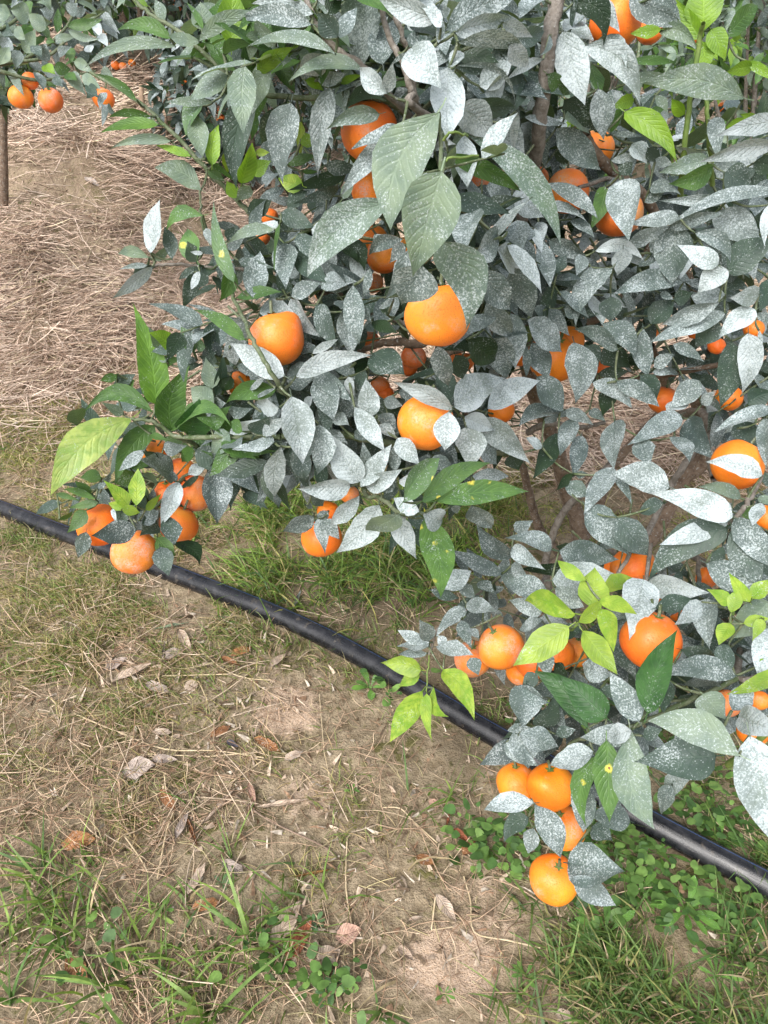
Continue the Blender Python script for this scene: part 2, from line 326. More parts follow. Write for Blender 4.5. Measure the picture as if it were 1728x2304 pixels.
# ---- leaf survey of the main tree: base x y, tip x y, width, kind, layer, bend (in the crop's own units) ----
KIND = {
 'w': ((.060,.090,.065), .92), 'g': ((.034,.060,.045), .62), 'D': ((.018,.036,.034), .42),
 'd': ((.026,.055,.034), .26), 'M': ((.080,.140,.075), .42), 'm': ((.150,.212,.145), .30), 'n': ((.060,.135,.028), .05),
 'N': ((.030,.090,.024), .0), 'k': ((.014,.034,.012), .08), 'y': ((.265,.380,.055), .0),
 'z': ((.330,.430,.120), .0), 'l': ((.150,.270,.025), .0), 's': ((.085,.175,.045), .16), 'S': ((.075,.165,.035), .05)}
SURVEY = [
((200,100,2.88), """
560 15 5 135 80 m 3 .12|310 360 45 200 60 n 2 .1|400 465 130 500 60 n 1 .15|450 520 100 575 78 q 3 .12|530 625 150 680 70 m 3 .1|660 725 445 650 55 l 2
725 945 440 812 150 m 3 .2|690 460 735 722 140 m 3|800 375 515 370 62 m 4|730 395 600 530 130 s 3|900 205 655 330 130 m 5|930 150 760 0 90 n 2
1070 290 960 900 185 d 2 -.1|800 780 840 528 105 l 3|990 900 1050 650 120 l 3|1060 840 1170 760 100 l 1|1080 700 1165 700 50 y 1|880 700 900 830 60 y 1
970 990 890 890 90 l 1|1045 920 960 1015 90 m 3|770 810 880 890 70 s 1|760 740 960 900 40 n 2|1280 360 1120 620 170 d 1|1310 380 1240 870 200 g 4|1560 280 1490 835 150 g 3
1370 640 1465 600 90 l 0|1380 500 1370 720 90 y -1|1290 780 1460 720 70 n 1|1380 820 1480 825 30 n 1|1390 920 1230 870 120 y 0|1659 840 1320 935 100 k 1|1620 930 1380 1020 80 d 1
1290 1070 1410 945 130 k 0|1030 1090 1170 1020 130 k 0|1060 1200 1140 1020 90 g 0|1250 1090 1460 1190 130 d 1|1230 1190 1100 1160 90 w 1|1200 1200 910 1290 80 m 2 .12
900 1330 1010 1240 70 g 1|900 1270 960 1180 110 d 0|1240 1160 1195 1440 80 n 3|1270 1290 1280 1570 170 g 1|1360 1230 1480 1380 130 d 1|1330 1340 1530 1530 160 d 0|1470 1160 1530 1270 100 w 1
1060 1640 1105 1365 170 g 1|970 1400 1190 1440 70 d 1|960 1640 1230 1600 80 n 2|1310 1640 1500 1540 90 g 0|1520 1530 1659 1530 110 g 0
400 1350 470 1015 125 w 3|390 1380 195 1365 80 m 2 .15|380 1430 200 1460 40 w 1|410 1440 175 1650 90 w 2|290 1480 420 1440 60 k 0|540 1390 490 1190 100 d 2|430 1400 535 1290 60 m 2
740 1110 500 1200 95 s 3 .2|700 1400 620 1190 150 s 2|700 1410 640 1280 120 k 3|740 1350 650 1345 30 w 4|940 1540 810 1030 95 s 5 .06|760 1190 790 1300 60 w 1|740 1440 580 1530 60 d 1
750 1450 700 1580 100 d 1|720 1470 660 1580 55 w 3|680 1480 630 1720 110 d 2|900 1440 860 1659 110 n 2"""),
((0,0,2.88), """
1110 250 765 185 95 n 3 .15|1300 270 1090 230 80 m 4|1290 265 1610 90 100 m 5 .1|1320 200 1300 30 150 m 3|1315 190 1215 20 40 n 4|1500 310 1500 -60 200 l 2|1070 130 1000 0 80 m 1
960 40 860 0 60 l 1|1340 270 1500 450 80 n 2|1450 350 1680 300 70 n 2 .15|1240 370 1350 270 90 n 1|1659 200 1620 380 90 m 1|1500 480 1560 330 130 g 0"""),
((576,0,2.88), """
360 160 -120 130 130 g 3 .1|515 350 -20 300 85 m 4 .15|690 450 240 520 90 m 4 .15|10 470 240 310 110 l 1 .1|130 230 0 230 150 m 1|530 240 410 90 140 d 5|530 250 650 50 100 g 4
470 90 560 -30 110 k 1|690 440 700 -150 260 g 1|820 420 760 130 230 g 0|370 90 0 30 110 w 2|400 0 560 0 80 w 1|460 350 290 480 150 w 0|400 520 570 480 90 w 0|320 520 445 590 60 l 0
550 540 690 490 50 l 0|550 600 790 560 110 g 0|850 605 655 448 130 w 4|850 600 885 420 90 w 3|985 340 870 430 30 g 4|590 690 795 660 90 k 4 .2|800 740 465 840 110 m 7 .1
940 830 630 955 80 g 7|930 850 570 1250 130 g 7 .05|560 1290 650 1120 70 m 5|1190 730 900 1440 330 m 10 -.12|1200 1110 1020 1780 320 m 12|1370 875 1950 1560 150 M 9 .1|1250 1000 1700 1240 110 n 8
1010 310 1180 550 230 w 6|1250 440 1230 900 230 w 4|1320 330 1250 440 90 w 3|1290 700 1510 890 220 w 3|1350 880 1370 1200 160 w 2|1170 130 800 -20 150 w 5|1200 180 1060 40 80 w 6 .1
1200 100 1260 60 60 w 3|1180 280 1210 130 60 w 4|1230 190 1700 -30 190 g 3|1290 210 1680 150 130 w 4|1310 275 1720 360 110 g 5 .2|1310 380 1560 380 120 k 1|1300 440 1600 420 110 d 0
1300 425 1659 690 40 g 6 .2|1350 690 1660 690 130 k 3|1450 560 1659 400 160 w 1|1480 600 1659 500 170 w 1|1500 780 1720 1000 200 g 1|1040 120 1180 260 160 k 2|980 140 1030 190 50 w 1
990 300 1060 200 90 g 2|1240 1310 1620 1385 130 d 5|1490 1210 1700 1330 140 g 2|885 1300 350 1770 240 M 8 .12|450 1070 650 1090 100 d 0|610 1000 690 1090 60 n 0"""),
((576,500,2.88), """
30 550 250 600 150 w 3|230 480 370 740 160 g 2|230 480 410 400 110 g 1|420 400 620 370 110 g 1|450 430 640 400 70 g 0|630 410 650 765 145 g 5|740 300 690 480 60 g 2|700 560 740 640 70 g 2
390 540 520 780 150 d 1|560 580 620 840 150 g 2|975 200 825 495 100 g 5 .08|1080 280 950 530 290 g 6|1200 120 1350 655 270 M 8 .2|950 110 720 220 100 g 4 .1|950 130 870 260 90 g 4
760 140 820 80 60 k 3|890 500 780 560 40 g 3|850 600 820 520 60 k 2|900 620 980 600 80 d 1|750 650 890 700 90 k 0|760 850 960 1000 210 d 2|1180 800 1240 1080 145 g 3|1560 610 1310 770 110 g 3 .15
1370 760 1560 900 200 k 1|1290 860 1350 1020 130 k 0|1540 700 1620 980 180 g 2|1400 440 1500 520 130 g 1|1500 500 1640 750 160 g 2|1400 -60 1340 200 190 g 2|1560 80 1400 250 160 g 2
1560 170 1700 320 130 w 3|1430 300 1640 555 190 g 3|1010 710 1280 800 60 w 0|365 850 520 770 60 w 2|260 1000 722 880 130 w 4 .1|200 1000 380 1000 200 g 1|380 970 600 1140 130 g 3
390 1000 480 1260 190 g 2|600 1000 640 1130 70 w 2|710 960 650 1110 80 d 1|740 1260 715 1030 150 w 4|640 1200 820 1465 130 w 5|830 1150 940 1190 90 g 1|840 1200 980 1210 100 k 2
1270 1210 880 1085 120 w 6 .15|920 1100 1060 1130 90 g 2|1280 1200 1612 1015 220 w 4 .12|1500 1210 1820 1040 170 w 3 .1|1250 1230 1225 1465 170 w 7|1350 1260 1530 1340 130 w 3
1360 1330 1370 1600 200 w 3|1480 1260 1759 1550 170 w 4|1450 1420 1560 1560 120 g 1|915 1400 1050 1560 130 w 4|800 1310 910 1400 80 g 2|870 1280 920 1380 80 d 2|790 1250 900 1340 110 g 1
640 1400 740 1330 100 g 1|500 1260 600 1310 100 w 1|310 1180 360 1130 60 w 2|150 1200 -5 1190 130 w 2|45 1380 170 1290 100 w 1|230 1130 310 1545 215 w 7|410 1310 400 1635 160 g 5"""),
((576,900,2.88), """
160 300 130 615 140 w 4|250 300 330 530 140 g 2|670 530 490 270 200 w 5|680 560 850 320 130 w 5|720 570 930 460 130 w 4|700 540 690 280 110 g 2|610 560 280 580 140 w 6|500 430 640 540 120 g 2
900 460 900 300 90 g 2|810 590 910 470 130 g 2|670 620 490 810 110 w 7|800 680 540 965 190 w 5|930 740 715 870 140 m 8|900 760 1035 1020 140 w 5|1060 720 880 640 110 w 3|1080 740 1240 800 170 w 3
930 520 1130 540 100 w 2|955 660 1165 395 150 s 9|1075 660 1500 420 130 s 9 .1|1170 655 1740 595 150 s 9 .05|1100 760 1190 1240 205 S 10|1130 380 1280 430 100 g 2|1260 690 1310 740 60 g 1
1400 680 1520 810 140 g 3|1400 490 1630 500 100 g 2|370 750 190 870 130 g 5|470 720 375 790 70 g 4|400 770 445 985 95 g 6|430 770 535 905 110 g 7|360 620 440 690 80 g 3|320 680 370 700 40 g 3
1660 1020 1435 870 140 D 3|1590 1130 1280 990 110 D 4|1200 1220 1385 1110 140 g 4|1130 1230 1310 1280 80 d 3|1310 1190 1410 1280 90 g 3|1440 1180 1530 1240 80 d 3|1365 1320 1530 1360 110 g 4
1360 1350 1175 1520 100 g 4|1330 1430 1390 1580 90 g 4|1390 1480 1440 1540 60 g 3|1120 1560 1065 1435 110 g 4|1125 1570 920 1500 90 g 3|1120 1600 925 1590 100 g 5|1110 1640 930 1650 60 g 4
1230 1600 1180 1530 70 g 4|1170 1600 1380 1640 110 g 5|1620 1060 1640 1240 100 g 2"""),
((1152,500,2.88), """
130 40 -20 160 150 g 3|170 0 200 100 80 w 2|190 120 240 410 120 g 4|100 120 130 250 80 g 1|-30 200 115 300 100 w 3|20 270 125 605 190 g 4|290 330 350 210 110 d 1|470 220 420 340 100 g 2
240 110 470 220 120 g 1|510 290 490 480 140 g 2|650 300 425 650 150 g 4 .2|340 550 420 620 90 g 3|640 480 640 640 150 d 1|540 185 830 240 90 w 3 .2|720 170 690 345 130 w 3|750 170 1010 40 100 g 3
900 200 1040 60 110 g 2|820 290 960 190 80 g 1|1060 10 1040 375 250 g 3|1190 70 1400 250 110 g 5 .2|1335 280 1085 150 130 w 6|1400 310 1220 455 150 w 7|1600 470 1420 490 130 w 7
1400 330 1700 130 210 d 4|1310 0 1600 60 200 g 1|1110 390 684 465 140 g 4 .1|1380 470 1180 480 120 g 4|1050 500 1170 460 110 d 2|960 460 1050 500 50 g 3|1340 520 985 660 120 g 5|1380 590 920 770 130 g 4
1580 570 1345 752 140 w 6|1600 700 1620 800 30 g 3|1580 590 1700 650 70 g 2|1530 720 1500 1110 160 w 5|1420 770 1350 1180 170 d 4|1330 640 1190 810 170 d 2|1045 790 1240 900 80 g 5
685 825 385 735 110 g 5 .2|590 660 800 875 150 g 5 .2|850 690 880 980 130 g 3|900 660 1050 500 150 d 1|920 940 1050 860 90 g 2|910 970 1040 980 50 g 2|600 800 760 940 170 k 0|560 980 740 970 90 k 0
480 800 560 930 140 d 1|100 630 320 830 170 g 5|240 560 375 735 100 g 3|140 560 260 610 80 g 2|400 780 430 1140 205 g 6|130 780 230 1000 150 g 3|90 800 95 990 60 g 4|-10 590 10 935 150 g 4
90 680 150 760 100 n 1|160 1000 320 1210 170 g 6|310 1230 65 1310 110 g 5 .2|240 1225 400 1250 60 g 4|345 1215 520 1315 90 g 5|500 1220 600 1290 70 g 4|400 1270 315 1480 120 g 5|210 1270 290 1290 60 g 3
450 1385 400 1640 120 D 4|300 1370 160 1630 130 k 4|195 1460 100 1400 70 w 4|0 1500 40 1600 130 k 2|525 1035 760 1200 120 g 5 .15|680 1030 940 1190 120 g 6 .1|830 990 940 1150 140 d 4
650 1080 590 1250 120 k 4|1220 1030 1040 1190 150 g 4|1000 1220 1150 1170 90 g 3|1090 1250 760 1440 150 g 6|665 1290 650 1578 160 g 6|840 1400 880 1550 150 g 4|1050 1390 1145 1530 110 g 5
1150 1270 1230 1480 180 D 2|1230 1180 1300 1100 80 g 2|1700 1210 1340 1310 100 g 5|1530 1180 1700 1110 150 d 4|1450 1300 1600 1450 160 d 3|1640 1270 1630 1550 90 g 5|1620 1640 1308 1550 140 w 9"""),
((1152,0,2.88), """
190 -20 55 120 130 g 3|330 205 465 652 215 w 7|480 295 795 655 170 w 6 .15|590 240 720 440 70 w 7 .2|400 15 560 300 150 k 7 .35|530 30 690 200 120 w 8|460 90 310 210 130 w 3|300 90 370 120 40 k 4
760 -20 1140 150 200 g 5|900 -10 1080 160 50 g 6 .2|965 190 790 210 80 l 5|960 200 1175 330 100 m 5 .2|1240 200 1240 -120 230 l 7|1220 250 1060 0 110 l 6|1290 190 1390 370 130 l 6
1390 240 1620 50 130 n 5|1230 270 1260 450 120 l 5|1020 495 740 490 70 m 4|1500 640 900 555 190 m 8 .1|1560 430 1390 480 90 l 4|1530 400 1700 520 60 l 5|790 645 650 700 90 l 4|560 575 595 895 140 g 6
600 850 640 600 90 g 5|340 650 560 880 170 k 3|340 770 550 850 110 m 4|730 728 1050 1035 150 l 6 .1|1120 740 1030 640 90 l 3|640 860 720 700 80 n 3|520 420 580 600 90 n 2|750 400 1060 400 60 n 2
930 620 1000 720 70 m 2|880 730 980 710 60 n 2|640 870 830 880 40 g 3|780 930 870 1060 120 w 3|880 960 960 1040 90 k 3|640 1040 820 1010 60 g 3|700 1130 780 1050 100 k 3|290 830 560 1090 180 g 4
290 1040 390 960 110 k 5|80 760 340 800 60 g 2|930 1030 1030 1060 70 w 3|1270 1030 980 1110 120 m 4|1300 1080 1070 1215 130 s 5|1060 950 1240 1010 60 w 3|1320 760 1330 1010 110 g 4
1720 790 1350 888 120 w 7|1720 950 1260 1062 110 w 7 .1|1380 830 1520 780 50 l 4|1560 1060 1720 1080 130 k 5|1380 1120 1560 1200 170 d 3|1500 1000 1560 1080 110 w 2|1330 1010 1450 1150 150 g 2
720 1165 740 1505 215 g 8|225 1190 535 1400 100 g 7 .1|600 1210 510 1470 120 n 2|175 1345 475 1430 70 g 5 .15|390 1420 530 1530 70 g 4|0 1270 205 1400 150 w 4|30 1430 60 1620 160 g 4|150 1480 200 1620 60 w 3
890 1225 1075 1260 90 g 4 .15|860 1310 980 1250 70 g 3|1400 1290 970 1305 80 g 5|1720 1240 1080 1430 90 g 6 .1|1080 1400 762 1445 100 g 6|1020 1470 1340 1400 100 g 4|1300 1390 1600 1600 200 g 2
1659 1330 1640 1580 60 w 6|30 720 10 1000 60 w 5|20 1040 165 1185 140 g 4|-60 150 125 240 100 w 4|-20 290 105 425 120 w 5|200 385 -20 510 60 w 4|245 230 185 340 40 g 6|20 270 220 200 120 d 2
230 480 400 620 110 n 2|290 440 350 490 60 g 2"""),
((1152,1000,2.88), """
1020 280 660 195 200 g 5|655 150 480 392 140 g 6|650 190 765 370 60 g 4|340 255 490 330 120 d 3|395 190 300 290 60 k 4|410 200 490 190 50 d 3|1430 470 915 325 180 w 8|985 380 820 435 110 d 4
1480 350 1210 280 90 m 6 .1|490 405 750 710 200 g 7|680 475 900 735 190 g 8|305 690 660 740 190 g 5|260 880 640 840 220 w 5|280 930 450 1050 130 g 3|1410 500 985 640 130 w 6|1390 540 915 872 230 d 8 .1
885 900 1245 960 160 w 7|850 880 790 1180 230 w 7|930 1060 1160 1000 120 d 6|1225 1020 1070 1155 110 w 8|1260 1000 1260 1280 160 g 5|1260 770 1590 930 190 g 5|1440 480 1720 800 180 g 8
1430 540 1600 900 200 d 6|1300 700 1380 740 130 d 3|1615 380 1560 510 90 w 9|1520 400 1580 500 110 n 4|1590 350 1720 380 60 m 6|15 560 130 500 100 g 4|255 670 0 600 120 g 5|0 670 190 800 110 g 5
0 780 80 860 100 g 3|235 960 -20 900 150 g 5|200 1070 -30 1020 120 g 4|50 1200 190 1140 80 g 5|330 1220 450 1200 110 d 3|700 1090 690 1290 160 g 5|650 1060 740 1120 130 g 3
410 1100 70 1060 150 y 9 .15|370 1180 35 1420 190 y 10|480 880 295 760 90 y 9|520 1060 530 820 190 y 9|610 960 830 850 110 y 9|430 1150 590 1020 90 y 10|570 1010 800 1100 100 y 10 .1
580 1070 655 1330 115 y 10|460 1210 655 1450 150 y 11|1410 1030 1280 945 90 y 9|1420 1090 1460 940 90 y 9|1540 1020 1420 850 80 y 9|1560 1000 1659 880 100 y 8|1415 1160 1340 1280 100 y 9
1500 1160 1659 1130 70 y 9|1620 1130 1560 1260 70 y 10|1660 1020 1430 1250 200 m 6|1700 1180 1600 1480 170 w 8|1400 1300 1340 1480 130 d 6|1450 1500 1000 1500 160 g 6 .1|1100 1330 1350 1400 120 d 4
640 1500 428 1425 160 g 6|650 1300 800 1480 170 d 4|500 1270 500 1400 80 k 4|200 1340 230 1510 115 g 8|280 1420 350 1500 90 k 6|1720 1470 1425 1600 100 y 9|1610 1430 1659 1400 60 l 8
880 1740 1062 1232 190 N 10|160 1500 70 1580 80 d 5"""),
((1050,1480,2.447), """
20 0 60 90 80 g 7|330 150 310 370 180 g 7|240 210 415 250 120 g 7|390 90 310 160 80 d 6|665 385 388 90 140 N 10|770 330 525 110 170 N 9|950 350 795 90 140 g 8|740 170 810 220 80 d 6
905 420 612 440 120 g 8|910 400 770 460 100 w 9|300 370 330 595 170 g 7|290 420 495 480 130 g 8|210 470 380 590 100 g 7|320 370 230 400 50 g 6|400 380 510 240 150 d 5|490 420 590 400 70 d 5
700 520 480 590 130 g 8|720 540 660 905 110 S 8 -.15|770 455 785 880 150 S 11|930 540 860 735 110 g 7|880 600 930 500 80 g 6|650 700 640 950 140 g 6|900 900 700 850 140 g 5|690 930 800 1000 120 d 5
905 400 1030 915 190 m 9 -.12|1370 540 950 570 220 d 10|1500 540 1030 360 180 m 11 .15|1300 200 1420 330 150 m 7|1110 120 1080 280 100 d 6|1100 740 1235 660 100 w 8|1130 700 1060 870 90 g 8
1460 290 1560 170 120 g 8|1500 320 1690 400 150 w 11|1560 430 1700 1020 260 w 10|970 430 1060 400 80 d 6|370 800 115 838 110 g 9|340 880 195 985 110 d 6|370 940 335 1075 90 g 5
375 810 515 1095 140 g 10|560 1130 840 1170 230 g 8|590 1200 812 1378 130 g 9"""),
((864,1300,1.92), """
160 400 -10 380 90 y 3|150 400 70 470 60 y 2|165 490 35 685 105 y 4|185 500 205 690 55 y 4|215 475 260 585 50 y 4 -.2|255 400 365 585 100 y 4 .12"""),
((100,700,2.88), """
720 600 580 0 190 q 7 -.05|565 700 75 1150 240 z 8 .1|700 655 280 655 120 n 6 .3|510 670 380 595 70 m 4|830 775 940 385 190 n 6 .15|725 480 890 335 90 n 5 .2|750 230 680 110 80 m 4
830 240 700 140 110 l 4|850 260 700 260 80 d 5|790 330 730 300 40 m 5|970 270 890 110 110 s 5|1045 230 965 220 80 s 4|1120 330 1000 290 70 k 4|990 320 850 300 50 d 4|470 410 365 450 60 n 4
450 500 570 420 90 d 3|580 450 520 520 70 n 3|880 360 1010 350 70 d 4|1085 500 1040 320 110 m 5|1110 550 1165 325 80 d 4|1210 420 1160 520 100 k 4|1100 620 960 500 150 m 4|1110 590 1170 600 80 g 3
855 770 1180 745 90 s 9 .4|930 790 1000 630 220 N 6|710 740 470 1120 150 n 4 .1|1080 760 1200 620 100 n 5|1200 790 1050 925 140 m 8|1285 780 1200 720 80 n 8|1150 850 1340 935 100 n 6
1200 790 1385 710 90 w 4|1200 660 1330 640 90 g 3|1340 780 1450 700 110 d 3|1490 850 1240 900 100 g 5|980 900 1180 1020 150 d 7|960 880 880 985 80 n 6|770 890 910 880 100 g 5|690 800 790 830 50 n 4
650 900 495 1025 80 g 6|740 960 640 920 60 k 6|830 1070 650 960 150 g 8|840 1100 830 1030 60 g 8|540 1000 690 990 80 n 4|590 1060 450 1110 110 n 3|730 1110 640 1060 90 m 5|1040 1000 935 1060 80 g 7
1000 1060 880 1160 40 d 7|1110 1000 1115 1358 190 D 9|1210 950 1365 1165 170 D 7|1200 940 1470 910 60 n 5|870 1110 765 1365 120 w 10|545 1260 403 1110 95 y 10|595 1260 605 1035 105 y 10
520 1280 420 1245 60 y 9|500 1285 615 1305 65 y 11|655 1290 757 1190 50 y 10|595 1420 318 1450 150 D 11|480 1270 530 1380 110 d 8|440 1280 465 1370 30 w 9|600 1370 740 1290 110 g 6|720 1360 640 1440 150 d 6
800 1330 840 1500 130 d 10|730 1470 840 1580 110 n 6|750 1530 800 1700 130 d 6|850 1500 995 1625 110 k 7 .2|270 1430 220 1590 100 d 4|350 1240 155 1275 60 n 4|330 1215 130 1160 50 n 5
305 1185 200 1105 60 n 5|270 1290 150 1430 100 n 5|100 1350 180 1310 50 n 4|80 1185 220 1230 40 n 3|370 1080 240 1080 90 n 3|370 1120 430 1060 50 g 6|345 1150 400 1110 40 g 6
1555 420 1220 220 170 w 8|1290 60 1150 300 130 g 4|1200 130 1330 20 110 g 3|1200 245 1240 350 80 g 5|1270 340 1430 440 110 g 5|1100 200 1140 300 60 D 3|1300 185 970 0 90 n 9 .1
1500 510 1180 600 130 n 6 .1|1430 425 1315 515 40 w 8|1500 500 1340 570 30 g 7""")]
KIND['q'] = ((.095,.200,.030), .0)
# depth of the crown's face (photo x, y, metres)
DEPTHS = [(225,1181,1.27),(302,1242,1.27),(402,1181,1.36),(442,1100,1.38),(300,950,1.28),(622,765,1.0),(985,712,.87),(958,951,1.0),
 (831,295,1.0),(835,430,1.12),(1385,60,1.1),(1277,428,1.2),(1392,480,1.15),(1243,806,1.22),(1659,1045,1.12),(1465,1441,1.0),(1127,1456,1.2),
 (1244,1772,1.15),(1246,1978,1.15),(1426,1277,1.22),(724,1210,1.2),(300,150,1.02),(450,300,1.0),(520,500,1.05),(300,600,1.12),(950,200,.82),
 (930,400,.72),(1020,600,.78),(700,60,.85),(1100,100,.85),(1580,150,1.1),(1600,500,1.1),(1500,700,1.18),(1300,950,1.3),(1180,1000,1.2),
 (950,1150,.95),(720,1050,1.02),(650,950,.98),(1030,1330,1.3),(900,1500,1.42),(1300,1350,1.08),(1650,1300,1.05),(1500,1650,.98),(1700,1750,.85),
 (1380,1750,1.08),(1550,900,1.25),(1650,700,1.15),(500,900,1.15),(1540,1150,1.05)]
# oranges: x, y, diameter in the photo, depth (0 = crown face), shape, label
ORANGES = [
 (225,1181,101,1.27,0,"big orange hanging lowest left, behind the dark folded leaf"),
 (302,1242,100,1.25,1,"rusty skinned orange hanging just above the black pipe at the left"),
 (402,1181,89,1.40,0,"deep orange fruit at the right of the left hanging cluster"),
 (442,1110,82,1.43,0,"orange half covered by a large dark speckled leaf in the left cluster"),
 (409,1063,70,1.46,0,"orange at the top of the pair under the grey leaf, left cluster"),
 (381,1112,72,1.42,0,"orange tucked behind a pale pointed leaf in the middle of the left cluster"),
 (348,1016,64,1.42,0,"orange peeping out highest in the left cluster under green leaves"),
 (541,864,62,1.2,0,"orange sliver left of the white leaves below the pear shaped orange"),
 (622,765,128,1.0,2,"large pear shaped orange with a bulging neck left of the centre"),
 (985,712,147,.87,2,"largest orange, dusty below, under the half clean green leaf"),
 (958,951,127,1.0,1,"oval orange with a round white leaf against its right side"),
 (868,572,88,1.22,0,"orange hanging just above the small fork left of the biggest orange"),
 (838,540,70,1.28,0,"orange behind the tip of the large drooping green leaf"),
 (905,562,56,1.2,0,"narrow orange sliver beside the hanging grey-green leaf"),
 (840,637,46,1.35,0,"small orange below the double fruit in the middle"),
 (831,767,46,1.45,0,"orange deep in the crown behind the brown forked branch"),
 (931,803,56,1.4,0,"shaded orange under the branch below the biggest orange"),
 (920,828,40,1.5,0,"dark orange fruit just under the shaded one in the crown"),
 (856,868,44,1.5,0,"orange behind the blue-grey round leaf in the crown"),
 (868,888,40,1.5,0,"small low orange left of the oval orange"),
 (1017,799,44,1.45,0,"reddish orange in the dark gap right of the grey hanging leaf"),
 (1046,814,42,1.5,0,"darkest reddish orange deep behind the middle leaves"),
 (1128,924,60,1.3,0,"orange showing under the white leaves right of the oval orange"),
 (606,487,40,1.3,0,"orange behind dark glossy leaves upper left of the centre"),
 (587,532,44,1.28,0,"lower orange of the pair behind the dark glossy leaves"),
 (831,295,130,1.0,1,"large orange under grey leaves near the top centre"),
 (835,430,88,1.1,0,"round bright orange below the top centre one"),
 (1083,400,64,1.15,0,"orange behind the long drooping green leaf"),
 (1142,500,40,1.25,0,"orange sliver at the end of a small bare twig"),
 (1385,52,116,1.1,2,"large tall orange at the top right beside the upright stem"),
 (1462,70,58,1.3,0,"orange sliver right of the tall top orange"),
 (1562,80,34,1.8,0,"small orange behind the bright green shoot at the top right"),
 (1277,430,96,1.22,1,"orange with a thin twig end sticking to it, right of the upright stem"),
 (1340,335,84,1.35,0,"orange behind the brown branch stub at the upper right"),
 (1392,480,108,1.18,0,"deep orange mostly hidden by an upright oval grey leaf"),
 (1207,403,56,1.32,0,"orange sliver touching the foot of the upright stem"),
 (1243,806,112,1.27,0,"orange behind two hanging grey leaves at the right of the centre"),
 (1280,765,68,1.32,0,"upper orange in the gap above two hanging grey leaves"),
 (1492,900,66,1.5,0,"shaded orange in the gap above the straw at the right"),
 (1640,895,62,1.35,0,"orange behind the tall dark hanging leaf at the right"),
 (1660,1045,112,1.1,1,"orange at the right edge crossed by a white flecked leaf"),
 (1696,740,46,1.25,0,"orange behind the narrow pale leaf at the right edge"),
 (1612,778,40,1.35,0,"dark orange above the forked brown limb"),
 (1562,747,32,1.45,0,"tiny orange glimpse between long grey leaves at the right"),
 (1358,826,36,1.5,0,"shaded orange behind olive leaves above the straw gap"),
 (1470,748,24,1.5,0,"orange speck under the long double grey leaf"),
 (1169,810,30,1.4,0,"orange glimpse left of the hanging grey leaves"),
 (1426,1277,98,1.24,0,"orange behind twigs under two overlapping grey leaves"),
 (1384,1282,68,1.28,0,"orange left of the twiggy one, above the lime shoot"),
 (1465,1441,130,1.0,1,"large red-orange fruit beside the lime green shoot"),
 (1590,1300,48,1.35,0,"orange behind grey twigs at the lower right"),
 (1480,1342,44,1.28,0,"orange sliver above the large red-orange fruit"),
 (1525,1382,34,1.3,0,"orange speck behind the small pale oval leaf"),
 (1723,1165,62,1.2,0,"orange cut by the right edge below the flecked one"),
 (1127,1456,102,1.22,1,"smooth round orange left of the lime green shoot"),
 (1064,1482,84,1.32,0,"orange half hidden behind grey leaves near the pipe"),
 (1170,1514,60,1.34,0,"lowest orange of the row behind the smooth round one"),
 (1200,1488,84,1.29,0,"orange behind the small grey leaf under the lime shoot"),
 (1254,1472,80,1.27,0,"pale orange under the lime shoot leaves"),
 (1297,1466,72,1.30,0,"rightmost orange of the row under the lime shoot"),
 (1636,1582,62,1.1,0,"orange behind silvery leaves at the lower right edge"),
 (1694,1645,70,1.02,0,"orange under the bright white leaf at the lower right edge"),
 (1710,1576,44,1.08,0,"orange wedge above the bright white leaf at the right edge"),
 (1162,1762,92,1.17,0,"left orange of the lowest bunch over the pipe"),
 (1240,1770,108,1.12,2,"double bulged orange in front of the lowest bunch"),
 (1268,1862,98,1.15,0,"long orange under the double bulged one"),
 (1246,1978,108,1.15,1,"lowest orange hanging alone over the green weeds"),
 (724,1210,92,1.22,0,"orange veiled by small grey leaves above the long grass"),
 (738,1150,50,1.24,0,"orange glimpse above the veiled one"),
 (786,1112,44,1.22,0,"orange sliver under the white leaf rosette")]
